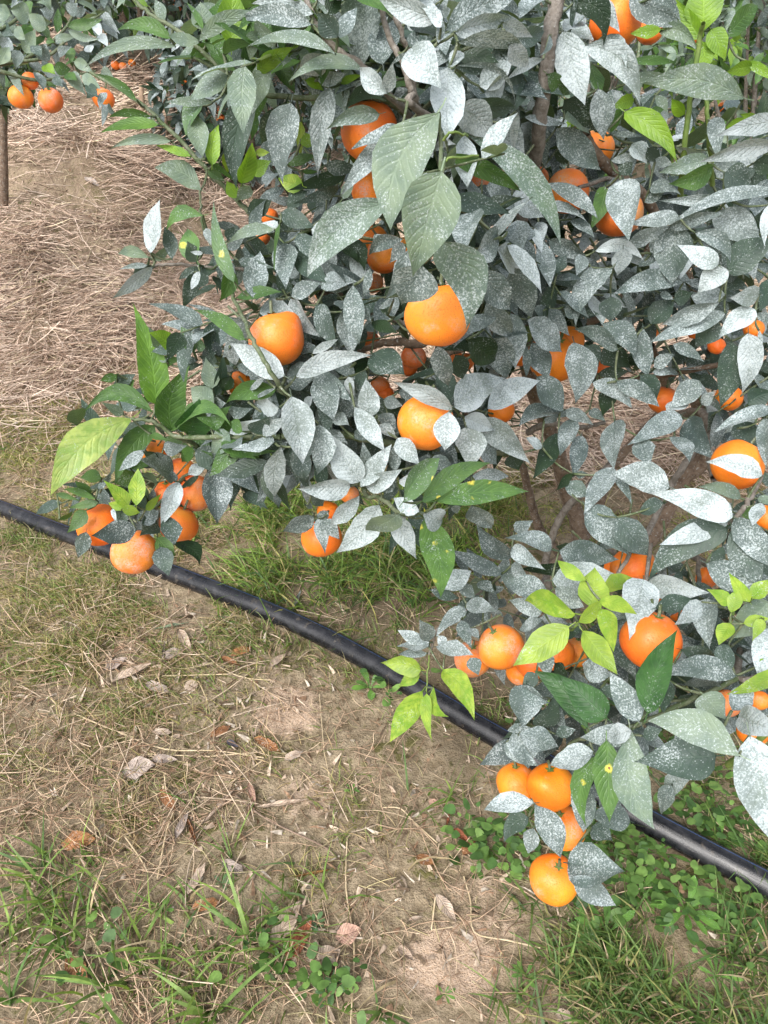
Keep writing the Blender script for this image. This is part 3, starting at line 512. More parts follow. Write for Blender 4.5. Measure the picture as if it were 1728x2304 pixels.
FAR_ORANGES = [
 (68,182,38,0,"upper orange of three on the neighbouring tree at the top left"),(47,218,53,0,"left orange of three on the neighbouring tree"),
 (114,226,54,0,"round orange hanging free on the neighbouring tree over the straw"),(233,222,48,0,"orange with a grey leaf in front, neighbouring tree"),
 (260,147,20,1,"left one of the red-orange fruit above the far trunks"),(277,149,18,1,"middle one of the red-orange fruit above the far trunks"),
 (297,142,17,1,"right one of the red-orange fruit above the far trunks"),(397,12,28,1,"far orange at the top edge left of the big branch"),
 (401,64,22,1,"far pale orange under the top left branch"),(260,78,14,1,"tiny far orange among grey leaves at the top left"),
 (337,193,16,1,"far orange beside the pale stake"),(417,191,19,1,"far orange right of the pale stake"),(500,250,24,1,"upper far orange in the dark crown"),
 (500,275,27,1,"lower far orange in the dark crown"),(492,204,14,1,"small far orange at the top of the dark crown"),(570,240,20,1,"far orange at the right of the dark crown"),
 (542,114,16,1,"far orange between two upper left leaves"),(582,392,22,1,"far orange low in the dark crown over the straw"),
 (657,158,24,1,"far orange under the folded grey leaf"),(773,165,14,1,"tiny far orange near the top centre"),
 (1146,192,34,2,"far orange left of the pair by the upright stem"),(1199,182,36,2,"far orange of the pair by the upright stem"),
 (1207,152,28,2,"far orange topping the pair by the upright stem"),(1249,203,18,2,"far orange just right of the upright stem"),
 (1625,245,29,2,"bright far orange hanging free at the upper right"),(1685,252,27,2,"far orange beside the right edge"),
 (1633,121,15,2,"tiny far orange behind the lime shoot"),(1416,288,26,2,"pale far orange behind the green shoots"),
 (1690,483,18,2,"far orange low at the right edge"),(720,664,22,3,"far orange seen through leaves left of the centre"),(745,674,18,3,"small far orange beside the one seen through leaves"),
 (744,720,24,3,"far orange in a dark leaf gap")]
# ================================================================ GROUND
def gauss(px, py, blobs):
    r = np.zeros_like(px, float)
    for cx, cy, rx, ry, w in blobs: r = np.maximum(r, w*np.exp(-(((px-cx)/rx)**2+((py-cy)/ry)**2)**1.5*.7))
    return r
PALE = [(645, 1600, 75, 60, 1.0), (1015, 2170, 120, 90, 1.0), (1100, 2080, 130, 80, .55), (700, 1790, 90, 60, .6), (820, 1850, 120, 120, .4), (1070, 1990, 90, 60, .6),
        (30, 1900, 50, 40, .6), (530, 1760, 60, 40, .4), (900, 1560, 120, 50, .4), (150, 830, 120, 60, .3), (1230, 1830, 60, 50, .4)]
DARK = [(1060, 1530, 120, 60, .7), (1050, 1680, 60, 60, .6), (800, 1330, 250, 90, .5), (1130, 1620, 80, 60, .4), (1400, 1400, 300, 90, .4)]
def grid_ground():
    xs = np.concatenate([np.linspace(-60, -6, 28)[:-1], np.linspace(-6, -1.9, 100)[:-1], np.linspace(-1.9, 1.9, 330)[:-1], np.linspace(1.9, 6, 100)[:-1], np.linspace(6, 60, 28)])
    ys = np.concatenate([np.linspace(-12, 0, 20)[:-1], np.linspace(0, .35, 14)[:-1], np.linspace(.35, 3.0, 250)[:-1], np.linspace(3.0, 6.5, 170)[:-1], np.linspace(6.5, 80, 60)])
    X, Y = np.meshgrid(xs, ys); Z = H(X, Y); V = np.stack([X, Y, Z], -1).reshape(-1, 3)
    px, py, d = proj(V); ok = (d > .2) & (Y.ravel() < 3.2)
    cols = np.zeros((len(V), 4)); cols[:, 3] = 1; px = np.where(ok, px, -9999.); py = np.where(ok, py, -9999.)
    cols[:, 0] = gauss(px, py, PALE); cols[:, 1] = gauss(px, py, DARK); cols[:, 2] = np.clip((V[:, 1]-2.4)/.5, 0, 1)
    nx, ny = len(xs), len(ys); i = np.arange(ny-1)[:, None]*nx+np.arange(nx-1)[None, :]
    q = np.stack([i, i+1, i+nx+1, i+nx], -1).reshape(-1, 4)
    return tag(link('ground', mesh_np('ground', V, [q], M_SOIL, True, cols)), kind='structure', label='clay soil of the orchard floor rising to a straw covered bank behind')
grid_ground()

# ---- ribbons (grass, straw): vectorised
def ribbons(base, dirs, length, width, droop, lean_up, cols, seg=3, tri_tube=False, taper=True, kink=0.):
    """base (n,3) root; dirs (n,) azimuth; lean_up (n,) elevation at the root; droop (n,) how much it bends down"""
    n = len(base); t = np.linspace(0, 1, seg+1)
    el = lean_up[:, None]-droop[:, None]*t[None, :]
    az = dirs[:, None]+kink*(rng.random((n, 1))-.5)*t[None, :]
    st = np.stack([np.cos(az)*np.cos(el), np.sin(az)*np.cos(el), np.sin(el)], -1)*(length[:, None, None]/seg)
    P = base[:, None, :]+np.concatenate([np.zeros((n, 1, 3)), np.cumsum(st[:, :-1], 1)], 1)
    tw = rng.random(n)*6.28
    side = np.stack([-np.sin(az), np.cos(az), np.zeros_like(az)], -1)
    up = np.cross(side, st/np.linalg.norm(st, axis=-1, keepdims=True))
    w = width[:, None]*((1-t[None, :]**1.6)*.92+.08 if taper else np.ones_like(t)[None, :])
    if not tri_tube:
        s = side*np.cos(tw*.25)[:, None, None]+up*np.sin(tw*.25)[:, None, None]
        A = P-s*w[..., None]*.5; B = P+s*w[..., None]*.5
        V = np.stack([A, B], 2).reshape(n, -1, 3); k = 2; per = 2*(seg+1)
        f = np.array([[2*i, 2*i+1, 2*i+3, 2*i+2] for i in range(seg)])
    else:
        rings = []
        for a in (0, 2.09, 4.19): rings.append(P+(side*np.cos(a)+up*np.sin(a))*w[..., None]*.5)
        V = np.stack(rings, 2).reshape(n, -1, 3); k = 3; per = 3*(seg+1)
        f = np.array([[3*i+j, 3*i+(j+1) % 3, 3*i+3+(j+1) % 3, 3*i+3+j] for i in range(seg) for j in range(3)])
    Fq = (f[None]+(np.arange(n)*per)[:, None, None]).reshape(-1, 4)
    C = np.repeat(cols, per, axis=0)
    return V.reshape(-1, 3), Fq, C
def join(parts):
    V, Q, C, o = [], [], [], 0
    for v, q, c in parts: V.append(v); Q.append(q+o); C.append(c); o += len(v)
    return np.concatenate(V), np.concatenate(Q), np.concatenate(C)
def rgba(base, n, var=.2, hue=.08):
    c = np.ones((n, 4)); c[:, :3] = np.array(base)*(1+var*(rng.random((n, 1))*2-1))*(1+hue*(rng.random((n, 3))*2-1)); return c
def pickcols(choices, n, var=.2):
    k = rng.choice(len(choices), n, p=np.array([c[1] for c in choices])/sum(c[1] for c in choices))
    base = np.array([c[0] for c in choices])[k]; c = np.ones((n, 4)); c[:, :3] = base*(1+var*(rng.random((n, 1))*2-1)); return c
def scatter(n, x0, x1, y0, y1, dens):
    x = rng.uniform(x0, x1, n); y = rng.uniform(y0, y1, n); z = H(x, y); P = np.stack([x, y, z], -1)
    px, py, d = proj(P); D = dens(px, py, d, x, y); keep = rng.random(n) < D
    return P[keep], px[keep], py[keep]

PIPE_PX = [(-300, 1035), (0, 1143), (104, 1184), (365, 1281), (625, 1384), (781, 1459), (932, 1546), (1124, 1660), (1442, 1838), (1728, 1990), (1990, 2125)]
PIPE = []
for a_, b_ in PIPE_PX:
    r = ray(a_, b_); PIPE.append(CAM+(CAMZ-.021)/-r[2]*r)
PIPE = smooth_path(PIPE, 8)
def pipe_dist(P):
    d = np.full(len(P), 9.)
    for q in PIPE: d = np.minimum(d, np.hypot(P[:, 0]-q[0], P[:, 1]-q[1]))
    return d

STRAW_COLS = [((.56, .43, .34), 4), ((.68, .55, .45), 2.4), ((.42, .31, .235), 2.4), ((.27, .19, .14), 1.4), ((.58, .49, .34), 1)]
def straw_bank():
    def dens(px, py, d, x, y):
        base = np.clip((y-np.where(x > .15, 2.22, 2.45)+.4*fbm(x, y, 1.3, 2))/np.where(x > .15, .3, .6), 0, 1)
        bank = np.exp(-((y-3.95+.2*fbm(x, y*0, 1.5, 2))/.24)**2)*.75*np.clip((-x-.3)/.5, 0, 1)
        patch = .45+1.6*np.clip(fbm(x, y, 2.3, 3)+.15, 0, .4)
        vis = np.where((px < 760) | ((py > 780) & (py < 1120)), 1., .25)
        return base*(1-bank)*patch*vis
    parts = []
    for (n, y0, y1, L, W) in ((170000, 2.2, 4.4, .17, .0029), (60000, 4.0, 8.5, .24, .0052)):
        P, px, py = scatter(n, -.72*y1-.6, .66*y1+.3, y0, y1, dens); n = len(P)
        gx = vnoise(P[:, 0]*2.2, P[:, 1]*2.2)*6.28*1.3
        P[:, 2] += rng.random(n)*.035
        parts.append(ribbons(P, gx+rng.normal(0, .8, n), L*(.35+1.2*rng.random(n)**1.5), W*(.6+.8*rng.random(n)), rng.normal(.25, .35, n), rng.normal(.10, .22, n), pickcols(STRAW_COLS, n, .22), 2, True, False, 1.6))
    V, Q, C = join(parts)
    tag(link('straw_mulch', mesh_np('straw_mulch', V, [Q], M_STRAW, True, C)), kind='stuff', label='deep mulch of dry brown straw on the bank under the trees', cat='straw')
straw_bank()

S_NEAR = [(1350, 990, 320, 90, .9), (180, 1800, 330, 250, .45), (650, 2100, 260, 160, .35), (520, 1560, 200, 90, .4), (60, 760, 380, 150, .9), (250, 1260, 260, 90, .5), (120, 1050, 90, 120, .4), (300, 2180, 420, 170, .55), (150, 1620, 260, 260, .35), (450, 1480, 260, 110, .25), (900, 1830, 120, 300, .08), (1250, 1000, 400, 60, .5)]
def pale_straw():
    def dens(px, py, d, x, y): return np.clip(gauss(px, py, S_NEAR+[(1350, 980, 320, 100, 1.)])+.05, 0, 1)*(y < 3)*np.clip(.4+3.2*fbm(x+9, y, 4.5, 2), 0, 1.)
    P, px, py = scatter(16000, -1.9, 1.9, .3, 3.0, dens)
    P = P[pipe_dist(P) > .05]; n = len(P); P[:, 2] += .006+rng.random(n)*.014
    V, Q, C = ribbons(P, rng.random(n)*6.28, .03+.13*rng.random(n)**1.8, .0017+.0016*rng.random(n), rng.normal(.12, .25, n), rng.normal(.08, .12, n), pickcols([((.56, .45, .34), 3), ((.46, .36, .26), 3), ((.38, .27, .19), 1)], n, .15), 3, True, False, .9)
    tag(link('pale_straw', mesh_np('pale_straw', V, [Q], M_STRAW, True, C)), kind='stuff', label='paler thicker straw lying over the thatch', cat='straw')
pale_straw()
def straw_near():
    def dens(px, py, d, x, y): return np.clip(gauss(px, py, S_NEAR)+.13, 0, 1)*(y < 3)*np.clip(.6+2*fbm(x, y, 5, 2), 0, 1.)
    P, px, py = scatter(170000, -1.9, 1.9, .3, 3.0, dens)
    P = P[pipe_dist(P) > .05]; n = len(P); P[:, 2] += .003+rng.random(n)*.012
    V, Q, C = ribbons(P, rng.random(n)*6.28, .015+.12*rng.random(n)**2.6, .0011+.0013*rng.random(n), rng.normal(.12, .25, n), rng.normal(.10, .15, n), pickcols([((.40, .28, .19), 4), ((.52, .40, .28), 2), ((.25, .16, .10), 3), ((.34, .29, .16), 2)], n, .2), 3, True, False, 2.2)
    tag(link('straw_litter', mesh_np('straw_litter', V, [Q], M_STRAW, True, C)), kind='stuff', label='loose straw and dead stalks scattered over the clay', cat='straw')
straw_near()

# grass: (blobs, blade height, width, colours, max density per m2)
G_KINDS = [
 ([(800, 1270, 230, 95, 1.), (600, 1110, 190, 75, .9), (940, 1150, 150, 60, .7), (700, 1330, 160, 50, .6)], .112, .0046, [((.085, .150, .030), 3), ((.13, .21, .04), 2), ((.05, .10, .03), 2), ((.24, .24, .08), .7)], 4200),
 ([(700, 1190, 260, 110, .8), (480, 1210, 200, 90, .6), (60, 1010, 170, 90, .7), (240, 1140, 180, 60, .5), (1300, 1090, 300, 70, 1.), (1180, 1120, 220, 80, 1.), (1450, 1180, 160, 70, .8)], .055, .0026, [((.17, .20, .05), 3), ((.25, .24, .09), 2), ((.10, .16, .04), 2), ((.36, .30, .16), 1)], 7000),
 ([(130, 1450, 300, 150, .8), (420, 1400, 200, 110, .45), (180, 1680, 260, 200, .45), (500, 1720, 160, 130, .3), (320, 1300, 200, 60, .6), (700, 1900, 130, 130, .25), (60, 1250, 130, 70, .5), (860, 1500, 130, 60, .25)], .045, .0022, [((.20, .20, .07), 3), ((.30, .25, .13), 3), ((.11, .17, .04), 4)], 9500),
 ([(160, 2160, 240, 130, .6), (500, 2170, 230, 140, .6), (760, 2200, 120, 100, .35), (60, 1980, 110, 90, .5), (600, 2010, 130, 90, .35), (1000, 1900, 60, 160, .15)], .105, .0056, [((.085, .150, .032), 3), ((.14, .22, .045), 2.5), ((.06, .105, .035), .7)], 1300),
 ([(1520, 2170, 260, 140, 1.), (1690, 2040, 140, 180, 1.), (1300, 2150, 130, 110, .7), (1180, 2230, 120, 80, .4), (1330, 1960, 120, 70, .5)], .080, .0044, [((.055, .105, .028), 3), ((.09, .145, .035), 2), ((.16, .17, .06), 1)], 11000),
 ([(1560, 1800, 160, 60, .8), (1500, 1660, 200, 110, .7), (1420, 1520, 200, 90, .6), (1130, 1640, 60, 90, .5), (1120, 1840, 90, 80, .7), (800, 1440, 300, 40, .6), (200, 1215, 330, 30, .9), (480, 1350, 200, 26, .7), (1000, 1620, 120, 26, .4)], .050, .0028, [((.075, .13, .03), 3), ((.13, .18, .05), 2), ((.19, .18, .09), 1)], 5000)]
for _k, _f in ((0, 1.35), (1, 1.25), (2, 1.25), (3, 1.3), (4, 1.35), (5, 1.3)):
    b_, h_, w_, c_, d_ = G_KINDS[_k]; G_KINDS[_k] = (b_, h_, w_, [((c[0][0]*_f*1.08, c[0][1]*_f, c[0][2]*_f*1.1), c[1]) for c in c_]+[((.40, .32, .20), .8)], d_)
def grass():
    area = 3.8*2.75; parts = []
    for blobs, hgt, wid, cols, dmax in G_KINDS:
        def dens(px, py, d, x, y): return np.clip(gauss(px, py, blobs)*np.clip(.55+3.2*fbm(x+3, y, 6.5, 3), 0, 1.3), 0, 1)
        P, px, py = scatter(int(dmax*area*5.0), -1.9, 1.9, .3, 3.05, dens)
        P = P[pipe_dist(P) > .033]; n = len(P)
        h = 1.15*hgt*(.35+.9*rng.random(n))
        parts.append(ribbons(P, rng.random(n)*6.28, h, wid*(.6+.8*rng.random(n)), .35+1.5*rng.random(n)*(h/hgt), .30+1.1*rng.random(n), pickcols(cols, n, .22), 4, False, True, .8))
    # sparse blades on the bank
    def d2(px, py, d, x, y): return .35*np.clip(fbm(x, y, 2.7, 3)*3+.05, 0, 1)
    P, px, py = scatter(26000, -3.2, 3.0, 2.9, 6.0, d2); n = len(P)
    parts.append(ribbons(P, rng.random(n)*6.28, .07*(.4+.9*rng.random(n)), .0035*(.6+.8*rng.random(n)), .4+rng.random(n), .6+.8*rng.random(n), pickcols([((.09, .14, .035), 2), ((.20, .20, .08), 2)], n), 3, False, True))
    V, Q, C = join(parts)
    tag(link('grass', mesh_np('grass', V, [Q], M_GRASS, True, C)), kind='stuff', label='fresh and yellowing grass growing in patches over the clay', cat='grass')
grass()

# long arching blades of coarse grass: tufts that can be told apart
def tuft(px, py, nb, h, w, cols, label, az0=None, spread=6.28):
    p = on_ground(px, py); root = empty('grass_tuft', p); tag(root, label, 'grass tuft', 'coarse grass tufts in the foreground and behind the pipe')
    for k in range(nb):
        b0 = np.array([[p[0]+rng.normal(0, .006), p[1]+rng.normal(0, .006), p[2]-.003]])
        az = np.array([(az0 if az0 is not None else 0)+(rng.random()-.5)*spread])
        hh = np.array([h*(.55+.6*rng.random())])
        V, Q, C = ribbons(b0, az, hh, np.array([w*(.7+.5*rng.random())]), np.array([.5+.9*rng.random()]), np.array([.5+.8*rng.random()]), pickcols(cols, 1, .18), 7, False, True, .5)
        link('blade', mesh_np('blade', V, [Q], M_GRASS, True, C), root)
GC = [((.12, .20, .05), 3), ((.18, .27, .07), 2)]; GD = [((.085, .155, .045), 3), ((.13, .21, .055), 2)]
for (px, py, nb, h, w, cols, lb) in [
  (560, 2110, 13, .19, .0085, GC, 'largest tuft of broad arching grass blades at the bottom left of centre'),
  (470, 2290, 11, .20, .0095, GC, 'broad bladed tuft on the bottom edge with a whitish blade'),
  (130, 2100, 10, .17, .0075, GD, 'dark green tuft near the lower left corner'),
  (30, 2260, 9, .17, .0085, GD, 'soft dark tuft cut by the lower left corner'),
  (240, 2220, 9, .15, .007, GC, 'mid green tuft among straw at the lower left'),
  (90, 1960, 8, .13, .006, GD, 'small tuft under the round brown leaf at the left'),
  (520, 1930, 8, .11, .005, GC, 'thin tuft in the middle of the bare lower ground'),
  (430, 1800, 7, .09, .004, GC, 'low tuft beside the crumpled grey leaves'),
  (860, 2280, 7, .13, .007, GD, 'tuft at the bottom edge right of the centre'),
  (760, 1330, 14, .17, .006, GD, 'long dark tuft just behind the black pipe'),
  (860, 1290, 13, .18, .0065, GD, 'arching tuft under the spotted leaf'),
  (650, 1280, 11, .15, .0055, GC, 'bright tuft behind the pipe left of the long dark one'),
  (930, 1370, 10, .13, .0055, GD, 'tuft touching the grey leaves near the pipe'),
  (580, 1100, 11, .14, .005, GC, 'bright tuft under the white leaves at the middle left'),
  (40, 1010, 9, .13, .005, GD, 'blue-green tuft at the left edge above the pipe'),
  (1500, 2250, 12, .15, .006, GD, 'dense tuft at the bottom right'),
  (1640, 2150, 12, .15, .006, GD, 'dense tuft at the right edge below the pipe'),
  (1690, 1950, 9, .13, .005, GD, 'tuft leaning over the pipe at the right edge'),
  (1130, 2240, 8, .10, .005, GC, 'low tuft between the bare clay and the weeds'),
  (1060, 1640, 8, .08, .005, GD, 'leafy tuft in front of the pipe above the lowest bunch')]:
    tuft(px, py, nb, h, w, cols, lb)

# small clods, crumbs and clover-like ground cover
def debris():
    def dens(px, py, d, x, y): return .25+.6*np.clip(fbm(x, y, 9, 2)*4, 0, 1)
    P, px, py = scatter(16000, -1.8, 1.8, .3, 2.9, dens); n = len(P); s = .0012+.0075*rng.random(n)**5
    base = np.array([[1, 0, 0], [-.5, .87, 0], [-.5, -.87, 0], [0, 0, .9]], float)
    ang = rng.random(n)*6.28; R = np.stack([np.stack([np.cos(ang), -np.sin(ang), 0*ang], -1), np.stack([np.sin(ang), np.cos(ang), 0*ang], -1), np.stack([0*ang, 0*ang, 1+0*ang], -1)], 1)
    V = P[:, None, :]+np.einsum('nij,kj->nki', R, base)*s[:, None, None]*(.7+.6*rng.random((n, 4, 1)))
    f = np.array([[0, 1, 3], [1, 2, 3], [2, 0, 3]]); Q = (f[None]+(np.arange(n)*4)[:, None, None]).reshape(-1, 3)
    C = np.repeat(pickcols([((.26, .19, .125), 3), ((.42, .32, .23), 1), ((.11, .08, .05), 2)], n, .25), 4, axis=0)
    tag(link('soil_crumbs', mesh_np('soil_crumbs', V.reshape(-1, 3), [Q], M_DEBRIS, True, C)), kind='stuff', label='crumbs and clods of dry clay on the bare ground', cat='soil crumbs')
debris()

def shred(): # also over the bank   # torn bits of dead leaf, flat flakes
    def dens(px, py, d, x, y): return np.clip(gauss(px, py, [(420, 1520, 300, 110, .9), (520, 1800, 260, 200, .6), (780, 1980, 200, 200, .6), (1000, 1950, 150, 200, .4), (300, 950, 300, 120, .4), (700, 2150, 300, 100, .6)])+.10, 0, 1)
    P, px, py = scatter(26000, -1.8, 1.8, .3, 3.2, dens); P2, _, _ = scatter(9000, -3.2, 0., 2.4, 5.2, lambda a, b_, c, x, y: np.full_like(x, .5)); P2[:, 2] += .03; P = np.vstack([P, P2]); P = P[pipe_dist(P) > .05]; n = len(P); P[:, 2] += .004
    V, Q, C = ribbons(P, rng.random(n)*6.28, .010+.028*rng.random(n), .003+.009*rng.random(n)**2, rng.normal(.5, .6, n), rng.normal(.35, .3, n), pickcols([((.38, .30, .23), 3), ((.22, .14, .09), 2), ((.46, .40, .33), 2), ((.13, .095, .065), 1.5)], n), 3, False, True, 1.)
    tag(link('leaf_litter', mesh_np('leaf_litter', V, [Q], M_DEBRIS, True, C)), kind='stuff', label='shredded bits of dead leaf trodden into the clay', cat='leaf litter')
shred()

def clover():
    blobs = [(1110, 1900, 75, 55, 1.), (1170, 1935, 60, 40, .9), (1390, 1870, 130, 70, .9), (1480, 1960, 160, 80, .9), (1560, 1850, 150, 70, .8), (1380, 1990, 120, 70, .8), (1600, 2030, 120, 90, .6), (1280, 1930, 70, 50, .8), (610, 2110, 45, 35, .5), (560, 2160, 60, 60, .4), (740, 2230, 60, 50, .6), (880, 1560, 60, 30, .4), (1300, 1830, 100, 60, .7), (1440, 1650, 180, 90, .6), (230, 2170, 80, 60, .3), (1400, 1500, 160, 60, .4)]
    def dens(px, py, d, x, y): return np.clip(gauss(px, py, blobs), 0, 1)
    P, px, py = scatter(42000, -1.2, 1.3, .3, 2.2, dens); P = P[pipe_dist(P) > .04]; n = len(P); P[:, 2] += .004+.045*rng.random(n)
    r = .0035+.0075*rng.random(n)**1.4; th = np.linspace(0, 2*math.pi, 9)[:-1]
    nx = rng.normal(0, .35, n); ny = rng.normal(-.1, .35, n); az = rng.random(n)*6.28
    cx_ = np.cos(th)[None]*1.45*(1-.10*(np.abs(th) < .1))[None]; sy = np.sin(th)[None]*(1+.25*np.cos(th))[None]
    lx = (cx_*np.cos(az)[:, None]-sy*np.sin(az)[:, None])*r[:, None]; ly = (cx_*np.sin(az)[:, None]+sy*np.cos(az)[:, None])*r[:, None]
    V = np.stack([P[:, :1]+lx, P[:, 1:2]+ly, P[:, 2:]+lx*nx[:, None]+ly*ny[:, None]], -1).reshape(-1, 3)
    f = np.array([[0, 1, 2, 3], [0, 3, 4, 5], [0, 5, 6, 7]]); Q = (f[None]+(np.arange(n)*8)[:, None, None]).reshape(-1, 4)
    C = np.repeat(pickcols([((.105, .195, .05), 3), ((.16, .27, .07), 1.5), ((.06, .125, .035), 2.5)], n, .2), 8, axis=0)
    tag(link('ground_cover', mesh_np('ground_cover', V, [Q], M_GRASS, True, C)), kind='stuff', label='small round leaved creeping weeds covering the damp ground by the pipe', cat='ground cover')
clover()

# ================================================================ PIPE
def build_pipe():
    pts = smooth_path(PIPE[::4], 6); seg = 20; R_ = .0272
    T = np.gradient(pts, axis=0); T /= np.linalg.norm(T, axis=1)[:, None]
    A = np.cross(T, [0, 0, 1.]); A /= np.linalg.norm(A, axis=1)[:, None]; B = np.cross(A, T)
    th = np.linspace(0, 2*math.pi, seg+1); L = np.concatenate([[0], np.cumsum(np.linalg.norm(np.diff(pts, axis=0), axis=1))])
    V = (pts[:, None]+R_*(np.cos(th)[None, :, None]*A[:, None]+np.sin(th)[None, :, None]*B[:, None])).reshape(-1, 3)
    U = np.stack(np.broadcast_arrays(L[:, None], th[None]/(2*math.pi)), -1).reshape(-1, 2)
    k = seg+1; i = np.arange(len(pts)-1)[:, None]*k; j = np.arange(seg)[None]; q = np.stack([i+j, i+j+1, i+k+j+1, i+k+j], -1).reshape(-1, 4)
    tag(link('irrigation_pipe', mesh_np('irrigation_pipe', V, [q], M_PIPE, True, None, U)), 'black plastic irrigation pipe running across the ground in front of the tree', 'pipe')
build_pipe()

# ================================================================ LEAF MESHES
def leaf_template(bend=0., curl=.0, fold=.12, wave=.02, nu=8, nv=4, pet=.13, shape=0, seed=0):
    r = np.random.default_rng(seed)
    us = np.linspace(0, 1, nu+1); us = us+.0
    us = .5-.5*np.cos(math.pi*us); us = .5*us+.5*np.linspace(0, 1, nu+1)
    prof = {0: (us**.75)*((1-us)**1.25), 1: (us**1.0)*((1-us)**1.22), 2: (us**.62)*((1-us)**1.42)}[shape]
    prof = prof/prof.max(); prof[-1] = 0; prof[0] = .03
    vs_ = np.linspace(-1, 1, nv+1); jag = 1+.03*r.normal(size=(nu+1, 2))
    V, UV = [], []
    off = .09*(r.random()-.5)
    for i, u in enumerate(us):
        for v in vs_:
            w = prof[i]*.5*(jag[i, 0] if v < 0 else jag[i, 1])
            y = v*w+bend*4*u*(1-u)+off*math.sin(3.1*u)*.3
            z = fold*abs(v)*w*2*.5-curl*(u*u-.3*u)+wave*math.sin(9*u+r.random()*.8+(2 if v > 0 else 0))*abs(v)
            V.append((u, y, z)); UV.append((u, .5+v*.5))
    n0 = len(V); F_ = [[i*(nv+1)+j, (i+1)*(nv+1)+j, (i+1)*(nv+1)+j+1, i*(nv+1)+j+1] for i in range(nu) for j in range(nv)]
    if pet:
        for u, z in ((0.03, .004), (-pet*.5, -.01), (-pet, -.03)):
            for s in (-1, 1): V.append((u, s*.014, z)); UV.append((.001, .5))
        F_ += [[n0, n0+1, n0+3, n0+2], [n0+2, n0+3, n0+5, n0+4]]
    return np.array(V), np.array(F_), np.array(UV)
# V is length 1 along x and unit full width along y (then scaled)
LEAFLIB = {}
def leaf_mesh(bend, lw, kind):
    """bend quantised; lw = width/length, kind picks the material"""
    q = round(bend/.08)*.08; cu = random.choice([-.06, .04, .14, .26]); sh = random.choice([0, 0, 1, 2]); fo = random.choice([.12, .40]); k = (q, cu, sh, fo, kind)
    if k not in LEAFLIB:
        sd = len(LEAFLIB); nu = 10
        V, F_, UV = leaf_template(0., 0., fo, random.choice([.015, .03, .05]), nu, 4, .12, sh, sd)
        # bend and curl are in units of length, so fold them in after the width is known: keep as separate shear on y by an average width ratio
        V = V.copy(); u = V[:, 0]; V[:, 1] += (q*4*u*(1-u))/.45*(u > 0); V[:, 2] -= cu*(u*u-.3*u)/.45
        me = mesh_np('leaf', V, [F_], {'p': M_LEAF, 's': M_LEAF_SPOT}[kind], True, None, UV); LEAFLIB[k] = me
    return LEAFLIB[k]
def frame(P0, P1, roll, toward):
    x = P1-P0; L = np.linalg.norm(x); x = x/L
    n = toward-x*(toward@x); n = n/np.linalg.norm(n); y = np.cross(n, x)
    n2 = n*math.cos(roll)+y*math.sin(roll); y2 = np.cross(n2, x)
    return x, y2, n2, L
def depth_at(px, py):
    w = s = 0.
    for x, y, d in DEPTHS:
        k = 1./(((px-x)**2+(py-y)**2)+900.)**1.5; w += k; s += k*d
    return s/w

def leaf_object(parent, P0, P1, W, kind, roll=0., bend=0., jit=.12):
    toward = CAM-(P0+P1)/2; toward /= np.linalg.norm(toward)
    x, y, n, L = frame(P0, P1, roll, toward)
    me = leaf_mesh(bend, W/L, 's' if kind in 'sS' else 'p'); o = bpy.data.objects.new('leaf', me); COL.objects.link(o)
    o.parent = parent
    M = Matrix.Identity(4)
    for i in range(3): M[i][0] = x[i]*L; M[i][1] = y[i]*W; M[i][2] = n[i]*W; M[i][3] = P0[i]-parent.location[i]
    o.matrix_basis = M
    c, coat = KIND[kind]; f = 1+jit*(random.random()*2-1); coat = min(1, max(0, coat+random.uniform(-.12, .12)*(coat > .05)))
    o.color = (c[0]*f, c[1]*f, c[2]*f, coat); return o

class Mass:          # many leaves in one mesh
    def __init__(s): s.V = []; s.C = []; s.U = []; s.Q = []; s.n = 0
    T = [leaf_template(0, .0, .2, .04, 6, 2, .12, sh, 50+sh) for sh in (0, 1, 2)]
    def add(s, P0, P1, W, n, kind, f=1., bend=0., curl=.1):
        V, Fq, UV = Mass.T[random.randrange(3)]; x = P1-P0; L = np.linalg.norm(x); x = x/L; n = n-x*(n@x); n = n/np.linalg.norm(n); y = np.cross(n, x)
        u = V[:, 0]; yy = V[:, 1]*W+bend*L*4*u*(1-u)*(u > 0); zz = V[:, 2]*W-curl*L*(u*u-.3*u)
        s.V.append(P0+np.outer(u*L, x)+np.outer(yy, y)+np.outer(zz, n)); s.U.append(UV)
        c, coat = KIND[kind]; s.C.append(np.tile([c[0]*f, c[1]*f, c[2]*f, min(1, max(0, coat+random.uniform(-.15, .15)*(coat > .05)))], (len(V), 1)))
        s.Q.append(Fq+s.n); s.n += len(V)
    def mesh(s, name):
        return mesh_np(name, np.concatenate(s.V), [np.concatenate(s.Q)], M_LEAVES, True, np.concatenate(s.C), np.concatenate(s.U))

